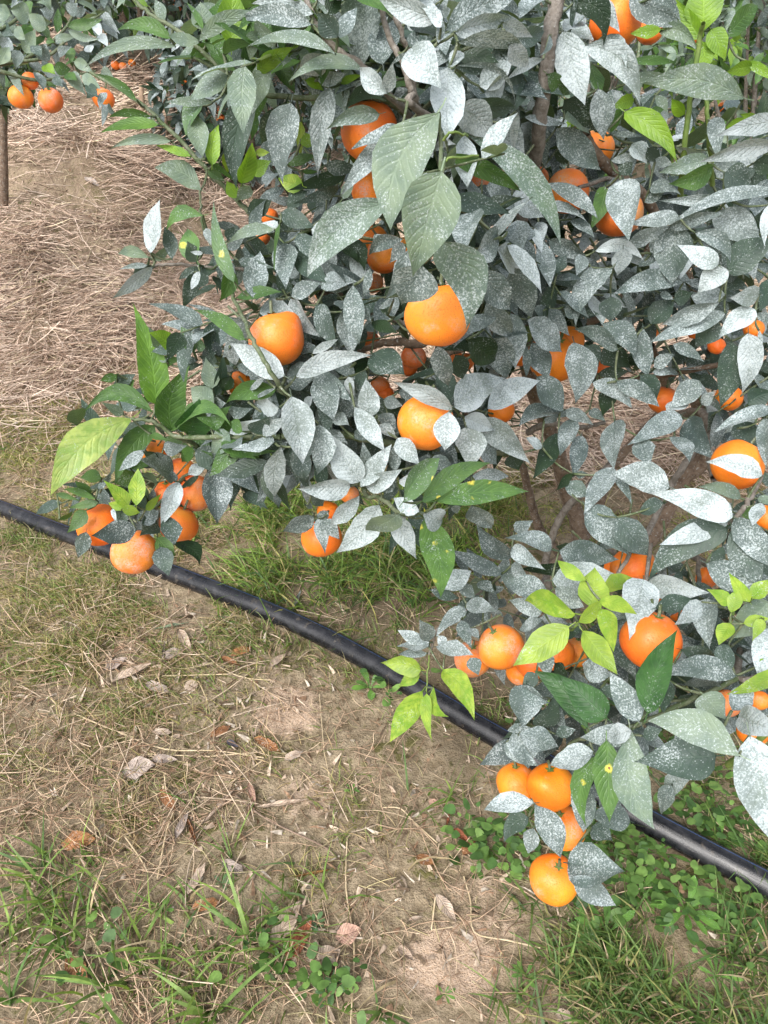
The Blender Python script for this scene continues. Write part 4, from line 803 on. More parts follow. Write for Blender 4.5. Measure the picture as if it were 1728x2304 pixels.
# ================================================================ MAIN TREE
tree_base = np.array([.64, 1.76, float(H(.64, 1.76))])
TREE = empty('citrus_tree', tree_base); tag(TREE, 'nearest citrus tree with spray whitened leaves and many hanging oranges', 'citrus tree')
def yplane(px, py, Y=1.76):
    r = ray(px, py); t = Y/r[1]; return CAM+t*r
def T2(ox, oy, s, pts): return [(ox+x/s, oy+y/s) for x, y in pts]
NODES = []           # skeleton samples: (point, radius)
def limb(name, pts, r0, r1, mat, bump_=.08, seg=9, n=6):
    path = smooth_path(pts, n); m = len(path); path[1:-1] += rng.normal(0, .0008, (m-2, 3)); rad = np.linspace(r0, r1, m)
    t = Tubes(); t.add(path, rad, seg, bump_); o = link(name, t.mesh(name, mat), TREE)
    for p in path: NODES.append(p)
    return path
A_ = (1152, 1000, 2.88); B_ = (1152, 500, 2.88); C_ = (1152, 0, 2.88); D_ = (576, 0, 2.88); E_ = (200, 100, 2.88); G_ = (576, 500, 2.88); K_ = (100, 700, 2.88); L_ = (1050, 1480, 2.447)
def yp(tile, pts, Ys): 
    q = T2(*tile, pts); return [yplane(x, y, Y) for (x, y), Y in zip(q, Ys)]
def dp(tile, pts, ds):
    q = T2(*tile, pts); return [at(x, y, d) for (x, y), d in zip(q, ds)]
base = tree_base+np.array([0, 0, -.03])
limb('trunk', [base+[-.16, 0, 0]]+yp(A_, [(440, 640), (350, 280)], [1.74, 1.72])+yp(B_, [(290, 1480), (215, 1280), (130, 1080), (60, 700), (130, 300)], [1.70, 1.68, 1.64, 1.55, 1.45]), .028, .012, M_BARK)
limb('trunk', [base+[.03, 0, 0]]+yp(A_, [(900, 600), (1080, 250)], [1.76, 1.76])+yp(B_, [(1230, 1550), (1290, 1330), (1260, 1150)], [1.75, 1.74, 1.72]), .028, .020, M_BARK)
limb('trunk', [base+[-.24, .02, 0]]+yp(A_, [(310, 740), (185, 560), (115, 330), (60, 110)], [1.80, 1.78, 1.75, 1.72])+yp(B_, [(20, 1400)], [1.65]), .016, .009, M_BARK)
limb('branch', yp(A_, [(470, 600), (560, 400), (650, 150)], [1.78, 1.80, 1.80])+yp(B_, [(790, 1420), (1000, 1150), (900, 800)], [1.80, 1.78, 1.7]), .015, .010, M_BARK)
limb('branch', yp(B_, [(1260, 1160), (1190, 1180), (1260, 960), (1290, 800), (1240, 560)], [1.72, 1.70, 1.66, 1.6, 1.5]), .014, .008, M_BARK)
limb('branch', yp(B_, [(1300, 1350), (1450, 1240), (1660, 1060), (1800, 930)], [1.74, 1.75, 1.76, 1.78]), .018, .012, M_BARK)
limb('branch', dp(A_, [(240, 950), (215, 780), (260, 600), (330, 440), (480, 290), (640, 130)], [1.75, 1.72, 1.7, 1.68, 1.66, 1.68]), .008, .009, M_BARK_G)
limb('branch', dp(B_, [(1090, 1250), (1230, 1235), (1275, 1340), (1290, 1560), (1310, 1659)], [1.55, 1.45, 1.40, 1.34, 1.28]), .010, .006, M_BARK_G)
limb('branch', dp(B_, [(1250, 1390), (1060, 1659)], [1.62, 1.62])+dp(A_, [(900, 530), (760, 760)], [1.6, 1.5]), .008, .006, M_BARK_G)
limb('branch', dp(B_, [(600, 1300), (430, 1330), (300, 1310), (210, 1310), (100, 1360)], [1.5, 1.45, 1.42, 1.42, 1.45]), .004, .007, M_BARK_G)
limb('branch', dp(A_, [(1610, 200), (1560, 320), (1470, 450), (1400, 520)], [1.12, 1.06, 1.02, 1.03]), .0045, .003, M_BARK_G)
top = limb('trunk', dp(C_, [(330, -160), (290, 0), (245, 220), (230, 420), (180, 800), (140, 1090)], [.93, .94, .95, .97, 1.02, 1.12])+yp(B_, [(60, 0), (40, 300)], [1.25, 1.4]), .0098, .010, M_BARK_G)
limb('branch', [top[-1]]+yp(B_, [(30, 600), (100, 900), (230, 1330)], [1.5, 1.6, 1.68]), .011, .016, M_BARK)
limb('branch', dp(C_, [(470, 870), (510, 960), (640, 1090), (730, 1170), (900, 1350)], [1.18, 1.2, 1.24, 1.26, 1.36])+yp(B_, [(1240, 560)], [1.5]), .0095, .010, M_BARK)
limb('branch', dp(C_, [(430, 1215), (620, 1160), (740, 1180)], [1.17, 1.2, 1.26]), .0028, .004, M_BARK_G, n=5)
limb('branch', dp(D_, [(790, -60), (870, 250), (960, 430), (1010, 600), (1060, 720)], [.86, .86, .87, .88, .90])+dp(C_, [(60, 1050)], [1.2]), .0032, .005, M_BARK_G)
limb('branch', dp(D_, [(900, 90), (960, 260), (1000, 420), (1030, 640), (1060, 740)], [.87, .88, .89, .9, .95]), .003, .005, M_BARK_G)
limb('branch', dp(D_, [(310, -30), (400, 180), (520, 320), (690, 430), (850, 600), (1000, 760), (1060, 900)], [.86, .86, .87, .88, .92, .98, 1.05]), .0034, .005, M_BARK_G)
limb('branch', dp(E_, [(10, 180), (320, 370), (540, 570), (780, 830), (960, 1010), (1110, 1170), (1250, 1290)], [1.04, 1.03, 1.03, 1.04, 1.06, 1.08, 1.14]), .0022, .0045, M_TWIG)
limb('branch', dp((0, 0, 2.88), [(830, -30), (1000, 110), (1180, 220), (1380, 400), (1600, 570)], [.98, .98, .98, .98, .98])+dp(D_, [(200, 630), (640, 635), (830, 650), (1000, 760)], [.97, .97, .97, 1.0]), .0024, .0042, M_TWIG)
limb('branch', dp((0, 0, 2.88), [(1260, 370), (1480, 490), (1650, 580)], [1.0, .99, .98]), .0022, .003, M_TWIG, n=5)
limb('branch', dp(E_, [(720, 950), (725, 1060), (740, 1180), (800, 1320), (880, 1500), (940, 1640)], [1.08, 1.08, 1.08, 1.06, 1.05, 1.04])+dp(K_, [(1320, 120), (1390, 260), (1500, 450), (1590, 560)], [.93, .92, .93, 1.0]), .0018, .0032, M_TWIG)
limb('branch', dp(E_, [(400, 1440), (560, 1425), (830, 1450), (1010, 1460), (1150, 1500)], [1.14, 1.13, 1.12, 1.12, 1.16]), .0022, .003, M_BARK_G)
limb('branch', dp(K_, [(560, 700), (640, 705), (740, 735), (850, 810), (1100, 815), (1480, 815)], [1.13, 1.13, 1.14, 1.15, 1.12, 1.08])+dp((576, 900, 2.88), [(180, 240), (500, 215), (930, 290)], [1.08, 1.1, 1.12])+dp(B_, [(0, 1500)], [1.4]), .0022, .006, M_TWIG)
limb('branch', dp(K_, [(850, 810), (980, 870), (1100, 960), (900, 1080), (760, 1230), (640, 1350)], [1.15, 1.2, 1.3, 1.36, 1.34, 1.3]), .004, .002, M_TWIG)
limb('branch', dp(G_, [(650, 850), (760, 800), (900, 775), (1080, 780), (1250, 700)], [1.22, 1.18, 1.16, 1.16, 1.2])+dp(B_, [(60, 700)], [1.45]), .004, .010, M_BARK)
limb('branch', dp(G_, [(740, 590), (850, 620), (1000, 680), (1080, 770)], [1.1, 1.12, 1.14, 1.17]), .0028, .004, M_BARK_G)
limb('branch', dp(G_, [(1590, 555), (1520, 690), (1400, 800), (1200, 860)], [1.1, 1.2, 1.28, 1.3]), .004, .006, M_BARK)
limb('branch', dp((576, 900, 2.88), [(1100, 735), (1000, 745), (930, 730), (820, 640), (700, 590)], [.93, .95, .97, 1.02, 1.06])+dp((576, 900, 2.88), [(700, 300)], [1.12]), .002, .004, M_TWIG)
limb('branch', dp(L_, [(1740, 330), (1560, 500), (1440, 590)], [.86, .9, .95]), .0040, .0046, M_GSTEM, n=5)
limb('branch', dp(L_, [(1500, 110), (1150, 270), (900, 380), (730, 440), (600, 460), (470, 580)], [1.1, 1.08, 1.08, 1.1, 1.12, 1.15]), .0042, .0026, M_TWIG)
limb('branch', dp(L_, [(1740, 30), (1500, 110)], [1.12, 1.1])+dp(A_, [(1500, 1100), (1300, 800)], [1.3, 1.5])+yp(A_, [(1000, 640)], [1.7]), .004, .009, M_BARK_G)
limb('branch', dp(C_, [(1240, 150), (1215, 260), (1160, 650), (1110, 990), (1090, 1300)], [.98, 1.0, 1.04, 1.08, 1.16]), .0028, .0045, M_GSTEM)
limb('branch', dp(C_, [(1255, 630), (1275, 880), (1300, 1200)], [1.08, 1.1, 1.16]), .003, .004, M_GSTEM, n=5)
limb('branch', dp(C_, [(840, 200), (800, 520), (780, 930)], [1.5, 1.5, 1.5]), .003, .004, M_TWIG, n=5)
limb('branch', dp((864, 1300, 1.92), [(195, 330), (192, 400), (182, 490)], [1.33, 1.34, 1.33]), .0014, .0014, M_GSTEM, n=5)
limb('branch', dp((576, 900, 2.88), [(1600, 1130), (1420, 1280), (1350, 1360), (1180, 1480), (1140, 1600)], [1.5, 1.38, 1.34, 1.32, 1.32])+dp((864, 1300, 1.92), [(195, 330)], [1.33]), .004, .002, M_BARK_G)
limb('branch', dp(A_, [(300, 1230), (410, 1180), (520, 1050)], [1.1, 1.02, .99]), .002, .0016, M_GSTEM, n=5)
limb('branch', dp(A_, [(1460, 1250), (1410, 1170), (1430, 1080), (1250, 1040)], [1.1, 1.02, 1.0, 1.2]), .002, .0018, M_GSTEM, n=5)
limb('branch', dp(A_, [(680, 850), (770, 690), (820, 600)], [1.16, 1.17, 1.2]), .003, .004, M_BARK_G, n=5)
limb('branch', dp(A_, [(870, 900), (885, 750), (900, 650)], [1.16, 1.17, 1.2]), .003, .004, M_BARK_G, n=5)
limb('branch', dp(A_, [(1210, 740), (1215, 900), (1260, 1100), (1230, 1300)], [1.3, 1.25, 1.2, 1.25]), .004, .003, M_BARK_G, n=5)
limb('branch', dp(D_, [(1200, 1110), (1250, 1030), (1440, 1010)], [.71, .70, .72]), .0014, .0012, M_GSTEM, n=5)
limb('branch', dp(D_, [(1215, 910), (1270, 860), (1370, 880)], [.72, .71, .73]), .0014, .0012, M_GSTEM, n=5)
limb('branch', dp(D_, [(1200, 1110), (1195, 950), (1230, 780), (1190, 600), (1080, 720)], [.74, .78, .84, .9, 1.0]), .002, .0035, M_TWIG, n=5)
hub = yplane(1200, 760, 1.6)
for px, py, d in [(720, 660, 1.25), (900, 400, 1.25), (1500, 480, 1.35), (1620, 820, 1.4), (1000, 1000, 1.35), (1250, 560, 1.4)]:
    q = at(px, py, d); limb('branch', [hub, (hub+q)/2+rng.normal(0, .03, 3), q], .010, .005, M_BARK)
low = tree_base+np.array([-.05, -.05, .12])
for px, py, d in [(1150, 1400, 1.5), (1380, 1400, 1.45), (1250, 1650, 1.35), (1500, 1560, 1.3), (1640, 1400, 1.3)]:
    q = at(px, py, d); limb('branch', [low, (low+q)/2+[0, 0, .05], q], .008, .004, M_BARK_G)

OSPH = np.array([list(at(px, py, d))+[dm*d/F*.5] for px, py, dm, d, _, _ in ORANGES]); OPX = np.array([[px, py, dm/2, d] for px, py, dm, d, _, _ in ORANGES])
def clear_of_fruit(P0, P1, W, front):
    t = np.linspace(0, 1, 9)[:, None]; s = 0.
    v = (P0+P1)/2-CAM; v /= np.linalg.norm(v)
    for _ in range(26):
        q = P0+(P1-P0)*t-v*s if front else P0+(P1-P0)*t+v*s
        dd = np.linalg.norm(q[:, None]-OSPH[None, :, :3], axis=-1)-OSPH[None, :, 3]
        if dd.min() > .004+(.12*W if front else .16*W): break
        s += .005
    return (-v*s if front else v*s)
def hides_fruit(pts):
    x, y, d = proj(pts)
    return bool(((np.hypot(x[:, None]-OPX[None, :, 0], y[:, None]-OPX[None, :, 1]) < OPX[None, :, 2]*1.02) & (d[:, None] < OPX[None, :, 3]+.012)).any())
LEAVES = []
for (ox, oy, s), txt in SURVEY:
    for rec in txt.replace('\n', '|').split('|'):
        v = rec.split()
        if len(v) < 6: continue
        bx, by, tx, ty, w = [float(k) for k in v[:5]]; kd = v[5]; lay = float(v[6]) if len(v) > 6 else 2.; bd = float(v[7]) if len(v) > 7 else random.gauss(0, .035)
        LEAVES.append([ox+bx/s, oy+by/s, ox+tx/s, oy+ty/s, w/s, kd, lay, bd])
LEAVES.sort(key=lambda r: -math.hypot(r[2]-r[0], r[3]-r[1])*r[4])
mass = Mass(); ENDS = []
LBL = {'y': 'tender yellow-green young leaf', 's': 'green leaf with yellow ringed brown spots', 'S': 'clean green leaf with yellow ringed spots', 'z': 'large pale green leaf showing its veined underside',
       'q': 'clean bright green leaf', 'w': 'leaf nearly white with dried spray', 'N': 'clean glossy dark green leaf'}
for i, (bx, by, tx, ty, w, kd, lay, bd) in enumerate(LEAVES):
    D0 = depth_at(bx, by); D1 = depth_at(tx, ty); Lpx = math.hypot(tx-bx, ty-by); Dm = (D0+D1)/2; L = Lpx*Dm/F
    dl = lay*.012; tilt = random.gauss(-.12, .2)*L; tx += (tx-bx)*.07; ty += (ty-by)*.07
    mid_ = (D0+D1)/2; dd = max(-.03, min(.03, (D1-D0)/2))
    P0 = at(bx, by, mid_-dd-dl-tilt/2); P1 = at(tx, ty, mid_+dd-dl+tilt/2)
    roll = random.gauss(0, .2 if i < 90 else .42); W = w*Dm/F/max(.75, math.cos(roll))*.94
    horiz = abs(tx-bx) > .6*abs(ty-by)
    if len(str(bd)) and abs(bd) > .045 and horiz: bd = abs(bd)*(1 if tx > bx else -1)
    sh = clear_of_fruit(P0, P1, W, lay >= 5.5); P0 = P0+sh; P1 = P1+sh
    ENDS.append(P0)
    if i < 296:
        # mesh bend is relative to a .45 width ratio: rescale
        o = leaf_object(TREE, P0, P1, W, kd, roll, bd*.45*L/W)
        if kd in LBL: o['label'] = LBL[kd]
    else:
        toward = CAM-(P0+P1)/2; toward /= np.linalg.norm(toward); x, y, n, LL = frame(P0, P1, roll, toward)
        mass.add(P0, P1, W, n, kd, 1+.12*(random.random()*2-1), bd, random.uniform(0, .18))

# ---- inner foliage: sprigs filling the crown behind the surveyed leaves
def inside(x, y, poly):
    c = False; j = len(poly)-1
    for i in range(len(poly)):
        xi, yi = poly[i]; xj, yj = poly[j]
        if (yi > y) != (yj > y) and x < (xj-xi)*(y-yi)/(yj-yi)+xi: c = not c
        j = i
    return c
HOLES = [(1330, 1040, 75, 60), (1180, 985, 40, 30), (1540, 1000, 55, 50), (1290, 905, 45, 35), (1440, 960, 70, 40), (1220, 1070, 60, 50), (1400, 1110, 80, 45), (790, 835, 22, 20), (975, 850, 20, 18), (1000, 1300, 60, 50), (1470, 1245, 25, 20), (660, 400, 60, 22), (1110, 1130, 70, 60)]
def sprigs(poly, count, d0, d1, kinds, m, twigs, size=(.05, .082), down=.5, main=True, dfun=depth_at):
    xs = [p[0] for p in poly]; ys = [p[1] for p in poly]; got = 0; tries = 0
    ks = [k for k, wgt in kinds for _ in range(wgt)]
    while got < count and tries < count*30:
        tries += 1; px = random.uniform(min(xs), max(xs)); py = random.uniform(min(ys), max(ys))
        if not inside(px, py, poly): continue
        if any(((px-a)/(c*1.15))**2+((py-b_)/(d*1.15))**2 < 1 for a, b_, c, d in HOLES): continue
        d = dfun(px, py)+d0+(d1-d0)*random.random()**1.3; P = at(px, py, d)
        if P[2] < H(P[0], P[1])+.06: continue
        got += 1
        ax = np.array([random.gauss(0, .6), random.gauss(-.35, .5), random.gauss(-down*.3, .5)]); ax /= np.linalg.norm(ax); TL = random.uniform(.06, .12)
        s1 = np.cross(ax, [0, 0, 1.]); s1 /= np.linalg.norm(s1)+1e-6; s2 = np.cross(ax, s1)
        twigs.add(np.array([P-ax*.05, P, P+ax*TL]), [.0022, .0018, .0011], 5)
        NODES.append(P)
        nl = random.randint(5, 8); kd = random.choice(ks)
        for k in range(nl):
            t = (k+.5)/nl; ph = k*2.4+random.random(); out = s1*math.cos(ph)+s2*math.sin(ph)
            q = P+ax*TL*t; dr = ax*.55+out*.85+np.array([0, -.15, -random.uniform(.0, .7)*down]); dr /= np.linalg.norm(dr)
            L = random.uniform(*size); q1 = q+dr*L
            hp = proj(q1[None])[0:2]
            if any(((hp[0][0]-a)/c)**2+((hp[1][0]-b_)/dd_)**2 < .8 for a, b_, c, dd_ in HOLES): continue
            if main and 1120 < hp[0][0] < 1570 and 840 < hp[1][0] < 1150 and random.random() < .93: continue
            if main and hides_fruit(q+(q1-q)*np.linspace(0, 1, 4)[:, None]): continue
            nn = np.array([random.gauss(0, .4), random.gauss(-.4, .4), 1.])
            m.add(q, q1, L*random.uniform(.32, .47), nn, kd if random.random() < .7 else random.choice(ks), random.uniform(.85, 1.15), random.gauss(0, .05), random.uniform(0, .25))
mtw = Tubes()
CROWN = [(780, -60), (1290, -60), (1320, 200), (1400, 330), (1560, 330), (1790, 300), (1790, 960), (1600, 900), (1500, 860), (1350, 840), (1230, 830), (1180, 930), (1060, 1010), (900, 1090), (760, 1080), (640, 1010), (540, 930), (600, 760), (590, 640), (500, 560), (620, 470), (690, 420), (700, 200)]
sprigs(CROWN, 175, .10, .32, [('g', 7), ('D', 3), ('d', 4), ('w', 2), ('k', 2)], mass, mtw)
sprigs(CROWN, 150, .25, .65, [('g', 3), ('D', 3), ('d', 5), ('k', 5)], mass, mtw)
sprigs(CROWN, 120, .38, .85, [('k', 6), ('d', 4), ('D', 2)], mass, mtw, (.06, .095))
LOWR = [(1010, 1310), (1170, 1290), (1290, 1250), (1380, 1180), (1500, 1160), (1790, 1060), (1790, 1600), (1560, 1620), (1400, 1700), (1330, 1800), (1200, 1720), (1150, 1560), (1080, 1420)]
sprigs(LOWR, 80, .06, .35, [('g', 6), ('D', 3), ('d', 3), ('k', 1)], mass, mtw)
LEFTC = [(260, 1000), (400, 850), (520, 860), (600, 960), (540, 1080), (440, 1060), (330, 1180), (230, 1120)]
sprigs(LEFTC, 26, .04, .16, [('k', 3), ('d', 4), ('g', 3), ('n', 1)], mass, mtw)
MIDL = [(500, 700), (700, 640), (760, 900), (640, 960), (520, 900), (470, 800)]
sprigs(MIDL, 26, .03, .2, [('d', 4), ('g', 4), ('k', 1)], mass, mtw)
TOPL = [(450, -60), (780, -60), (740, 120), (640, 160), (520, 60)]
sprigs(TOPL, 22, .05, .25, [('m', 4), ('g', 1), ('n', 3)], mass, mtw)
o = link('foliage', mass.mesh('foliage'), TREE); tag(o, 'dense inner leaves of the crown', kind='stuff')
link('twig', mtw.mesh('twig', M_TWIG), TREE)['kind'] = 'stuff'

# ---------------------------------------------------------------- ORANGES
def orange_mesh(kind):
    nu, nv = 28, 18; V = []; r = np.random.default_rng(5+kind)
    for j in range(nv+1):
        ph = math.pi*j/nv
        for i in range(nu):
            th = 2*math.pi*i/nu; x, y, z = math.sin(ph)*math.cos(th), math.sin(ph)*math.sin(th), math.cos(ph)
            s = 1+.022*math.sin(2*th+kind)+.014*math.sin(5*th)*math.sin(ph)+.016*math.sin(3*ph+2*th+kind*2)
            zz = z*(.93 if kind == 0 else 1.0 if kind == 1 else .92)
            if z > 0: zz -= .10*math.exp(-((1-z)/.035))              # dimple at the stem
            zz += .05*math.exp(-((1+z)/.02))
            rr = 1.
            if kind == 2: b_ = math.exp(-((th-1.2 if th < 4.3 else th-1.2-6.28)**2)/.5-((ph-.75)**2)/.18); rr = 1+.22*b_
            V.append((x*s*rr*.5, y*s*rr*.5, zz*rr*.5))
    Fq = [[j*nu+i, (j+1)*nu+i, (j+1)*nu+(i+1) % nu, j*nu+(i+1) % nu] for j in range(nv) for i in range(nu)]
    me = mesh_np('orange_fruit', np.array(V), [np.array(Fq)], M_ORANGE); return me
OM = [orange_mesh(k) for k in range(3)]
def calyx_mesh():
    V = []; F_ = []; n = 10
    V.append((0, 0, .465))
    for i in range(n): a = 6.283*i/n; r = .12 if i % 2 == 0 else .06; V.append((r*math.cos(a), r*math.sin(a), .455 if i % 2 else .478))
    F_ = [[0, 1+i, 1+(i+1) % n] for i in range(n)]
    return mesh_np('calyx', np.array(V), [np.array(F_)], M_GSTEM)
CM = calyx_mesh()
tb = Tubes(); tb.add(np.array([[0, 0, .42], [.01, 0, .55], [.03, .01, .68]]), [.035, .03, .03], 6); SM = tb.mesh('stem', M_TWIG)
OCOL = [(.80, .222, .010), (.82, .25, .012), (.78, .195, .010), (.82, .27, .014)]
def orange(px, py, diam, d, shape, label, group, cat='orange', col=None, up=None, detail=True):
    P = at(px, py, d); s = diam*d/F
    o = bpy.data.objects.new('orange_fruit', OM[shape]); COL.objects.link(o); o.location = P
    if up is None:
        u = Vector((random.gauss(0, .28), random.gauss(.25, .25), 1.)).normalized()
    else: u = Vector(up).normalized()
    o.rotation_mode = 'QUATERNION'; o.rotation_quaternion = u.to_track_quat('Z', 'Y')
    from mathutils import Quaternion
    o.rotation_quaternion = o.rotation_quaternion @ Quaternion((0, 0, 1), (random.random()*6.28 if shape != 2 else SPIN.get((px, py), 2.4)))
    o.scale = (s*random.uniform(.98, 1.02), s*random.uniform(.98, 1.02), s)
    c = col or random.choice(OCOL); o.color = (*c, random.choice([.3, .5, .7, .9])); tag(o, label, cat, group)
    if detail:
        for nm, me in (('calyx', CM), ('stem', SM)):
            c_ = bpy.data.objects.new(nm, me); COL.objects.link(c_); c_.parent = o
    return o
SPIN = {(622, 765): 1.9, (985, 712): 1.2, (1385, 52): .4, (1240, 1770): -.9}
for (px, py, dm, d, sh, lb) in ORANGES:
    col = None
    if 'red' in lb or 'darkest' in lb or 'deep orange' in lb or 'shaded' in lb: col = (.76, .19, .014)
    if px > 1000 and py > 1700: col = (.86, .295, .010)
    orange(px, py, dm, d, sh, lb, 'oranges hanging on the nearest tree', col=col, detail=dm > 55)
    P = at(px, py, d); NODES.append(P+np.array([0, .03, dm*d/F*.6]))

# petiole twigs: join surveyed leaf bases to the skeleton (nearest neighbour growth), a little behind the leaves
def grow_twigs():
    nodes = np.array(NODES); t = Tubes(); ends = np.array(ENDS)
    push = ends-CAM; push = ends+push/np.linalg.norm(push, axis=1)[:, None]*.008
    left = list(range(len(ends))); pool = nodes
    dmin = np.array([np.min(np.linalg.norm(pool-push[i], axis=1)) for i in left]); near = [pool[np.argmin(np.linalg.norm(pool-push[i], axis=1))] for i in left]
    done = np.zeros(len(ends), bool)
    for _ in range(len(ends)):
        k = int(np.argmin(np.where(done, 9e9, dmin))); a, b_ = near[k], push[k]; done[k] = True
        L = np.linalg.norm(a-b_)
        if .004 < L < .22 and not (L > .03 and hides_fruit(np.array([a+(b_-a)*t_ for t_ in (.2, .4, .6, .8)]))):
            m_ = (a+b_)/2+np.array([0, .012, -.02])*L/.1*rng.uniform(.2, .9)
            t.add(np.vstack([smooth_path([a, m_, b_], 4), ends[k]]), np.append(np.linspace(.0021, .0013, 9), .001), 5)
        for q in (push[k],):
            dd = np.linalg.norm(push-q, axis=1); upd = (dd < dmin) & (~done)
            for j in np.where(upd)[0]: dmin[j] = dd[j]; near[j] = q
    link('twig', t.mesh('twig', M_TWIG), TREE)['kind'] = 'stuff'
grow_twigs()

# ================================================================ OTHER TREES
def crown_tree(base, height, rx, label, nleaf, kinds, trunk_r=.035, nobj=40, zlow=.25, size=(.055, .085), group='citrus trees behind the nearest one', lens=.42, stems=3, seed=0):
    random.seed(seed); b = np.array([base[0], base[1], float(H(base[0], base[1]))]); root = empty('citrus_tree', b); tag(root, label, 'citrus tree', group)
    t = Tubes(); ctr = b+np.array([0, 0, height*(zlow+1)/2]); rz = height*(1-zlow)/2*1.1; hubs = []
    t.add(smooth_path([b+[0, 0, -.05], b+[.02, 0, height*.12], b+[.03, 0, height*.25]], 4), trunk_r, 8, .15); link('trunk', t.mesh('trunk', M_BARK), root)
    t2 = Tubes()
    for k in range(stems*4):
        a = k*2.4+random.random(); q = ctr+np.array([math.cos(a)*rx*.8*random.uniform(.4, 1), math.sin(a)*rx*.8*random.uniform(.4, 1), rz*random.uniform(-.6, .9)])
        s = b+[.03, 0, height*.24]; t2.add(smooth_path([s, s*.5+q*.5+[0, 0, -.08], q], 5), np.linspace(trunk_r*.5, .004, 11), 6, .1); hubs.append(q)
    link('branch', t2.mesh('branch', M_BARK_G), root)
    m = Mass(); ks = [k for k, wgt in kinds for _ in range(wgt)]; rec = []
    nsp = nleaf//7
    for s in range(nsp):
        u = np.array([random.gauss(0, 1) for _ in range(3)]); u /= np.linalg.norm(u); rr = random.uniform(.62, 1.08)**.6
        lump = 1+.22*math.sin(3*u[0]+seed)+.18*math.sin(5*u[2]+2*u[1]+seed*2)
        P = ctr+u*np.array([rx, rx, rz])*rr*lump
        if P[2] < b[2]+.15: continue
        kd = random.choice(ks); ax = u*.6+np.array([random.gauss(0, .4), random.gauss(0, .4), random.gauss(-.1, .4)]); ax /= np.linalg.norm(ax)
        s1 = np.cross(ax, [0, 0, 1.]); s1 /= np.linalg.norm(s1)+1e-6; s2 = np.cross(ax, s1)
        for k in range(7):
            ph = k*2.4; out = s1*math.cos(ph)+s2*math.sin(ph); q = P+ax*.09*k/7; dr = ax*.5+out*.8+np.array([0, 0, -random.uniform(0, .4)]); dr /= np.linalg.norm(dr)
            L = random.uniform(*size); rec.append((q, q+dr*L, L*lens*random.uniform(.85, 1.2), np.array([random.gauss(0, .4), random.gauss(-.4, .3), 1.]), kd if random.random() < .7 else random.choice(ks)))
    rec.sort(key=lambda r_: np.linalg.norm(r_[0]-CAM))
    for i, (q, q1, W, nn, kd) in enumerate(rec):
        px, py, d = proj(q)
        if nobj > 0 and -30 < px < 1760 and -30 < py < 2300:
            nobj -= 1; o = leaf_object(root, q, q1, W, kd, random.gauss(0, .6), random.gauss(0, .05))
        else: m.add(q, q1, W, nn, kd, random.uniform(.85, 1.15), random.gauss(0, .05), random.uniform(0, .2))
    m_o = link('foliage', m.mesh('foliage'), root); m_o['kind'] = 'stuff'; return root
GREY = [('g', 5), ('D', 2), ('d', 3), ('w', 1)]; GRN = [('n', 5), ('d', 3), ('m', 5), ('g', 1), ('l', 1)]; LIME = [('l', 3), ('n', 4), ('m', 4), ('g', 2)]
# neighbouring tree at the left, its outer boughs reach into the picture
NBT = empty('citrus_tree', on_ground(3, 480)); tag(NBT, 'neighbouring tree at the top left with four oranges low on its boughs', 'citrus tree')
nb = np.array(NBT.location); t = Tubes(); t.add(smooth_path([nb+[0, 0, -.05], (nb+CAM+ray(8, 160)*(nb[1]/ray(8, 160)[1]))/2, CAM+ray(8, 160)*(nb[1]/ray(8, 160)[1])], 5), np.linspace(.026, .022, 11), 8, .12); link('trunk', t.mesh('trunk', M_BARK), NBT)
t = Tubes()
NBB = [[(-40, 150), (60, 130), (150, 60), (180, -30)], [(-20, 140), (100, 130), (170, 70), (230, 30)], [(0, 160), (80, 180), (150, 172), (215, 160)], [(150, 172), (210, 205), (232, 230)], [(-30, 80), (40, 40), (60, -30)]]
for pl in NBB: t.add(smooth_path([at(x, y, 2.35+.05*i) for i, (x, y) in enumerate(pl)], 5), np.linspace(.007, .003, 5*(len(pl)-1)+1), 6)
link('branch', t.mesh('branch', M_TWIG), NBT)
LT = """440 170 670 120 72 n|370 215 378 50 52 n|250 180 150 165 46 n|440 195 650 250 50 m|350 265 500 240 55 m|160 340 235 190 95 m|300 185 170 90 100 m|130 330 90 450 75 g|190 130 60 60 120 m|90 250 10 150 110 m
300 270 360 280 40 n|400 300 465 400 80 s|250 380 300 280 110 g|230 470 290 580 80 g|60 440 145 605 60 m|300 420 360 480 80 l|350 440 460 450 80 n|460 470 560 600 90 m|480 400 600 470 70 m|530 490 660 580 80 m
680 640 660 820 45 g|690 600 640 690 60 g|480 200 560 150 80 g|540 250 560 300 70 g|600 160 640 240 60 w|640 230 700 310 60 w|590 340 560 300 70 w|330 60 250 10 80 m|430 60 500 20 80 g|70 100 0 20 110 m|150 20 200 100 100 n|20 330 60 240 90 g
0 420 60 300 80 m|560 540 640 640 70 d|600 560 560 640 60 d|380 350 450 300 60 g|430 480 500 520 70 n|240 120 330 160 70 m|100 180 160 260 80 m|30 160 90 230 80 d|650 480 740 500 80 m|700 680 760 760 50 d|330 120 260 60 90 g|480 90 560 60 60 g|200 300 260 360 70 d|350 500 390 545 60 d"""
for rec in LT.replace('\n', '|').split('|'):
    v = rec.split(); bx, by, tx, ty, w = [float(k)/2.88 for k in v[:5]]; d = 2.35+random.uniform(-.12, .1); sc = 1.
    leaf_object(NBT, at(bx, by, d), at(tx, ty, d-random.uniform(-.02, .04)), w*d/F, v[5], random.gauss(0, .4), random.gauss(0, .06))
m = Mass(); tw = Tubes(); HB = HOLES[:]; HOLES = []
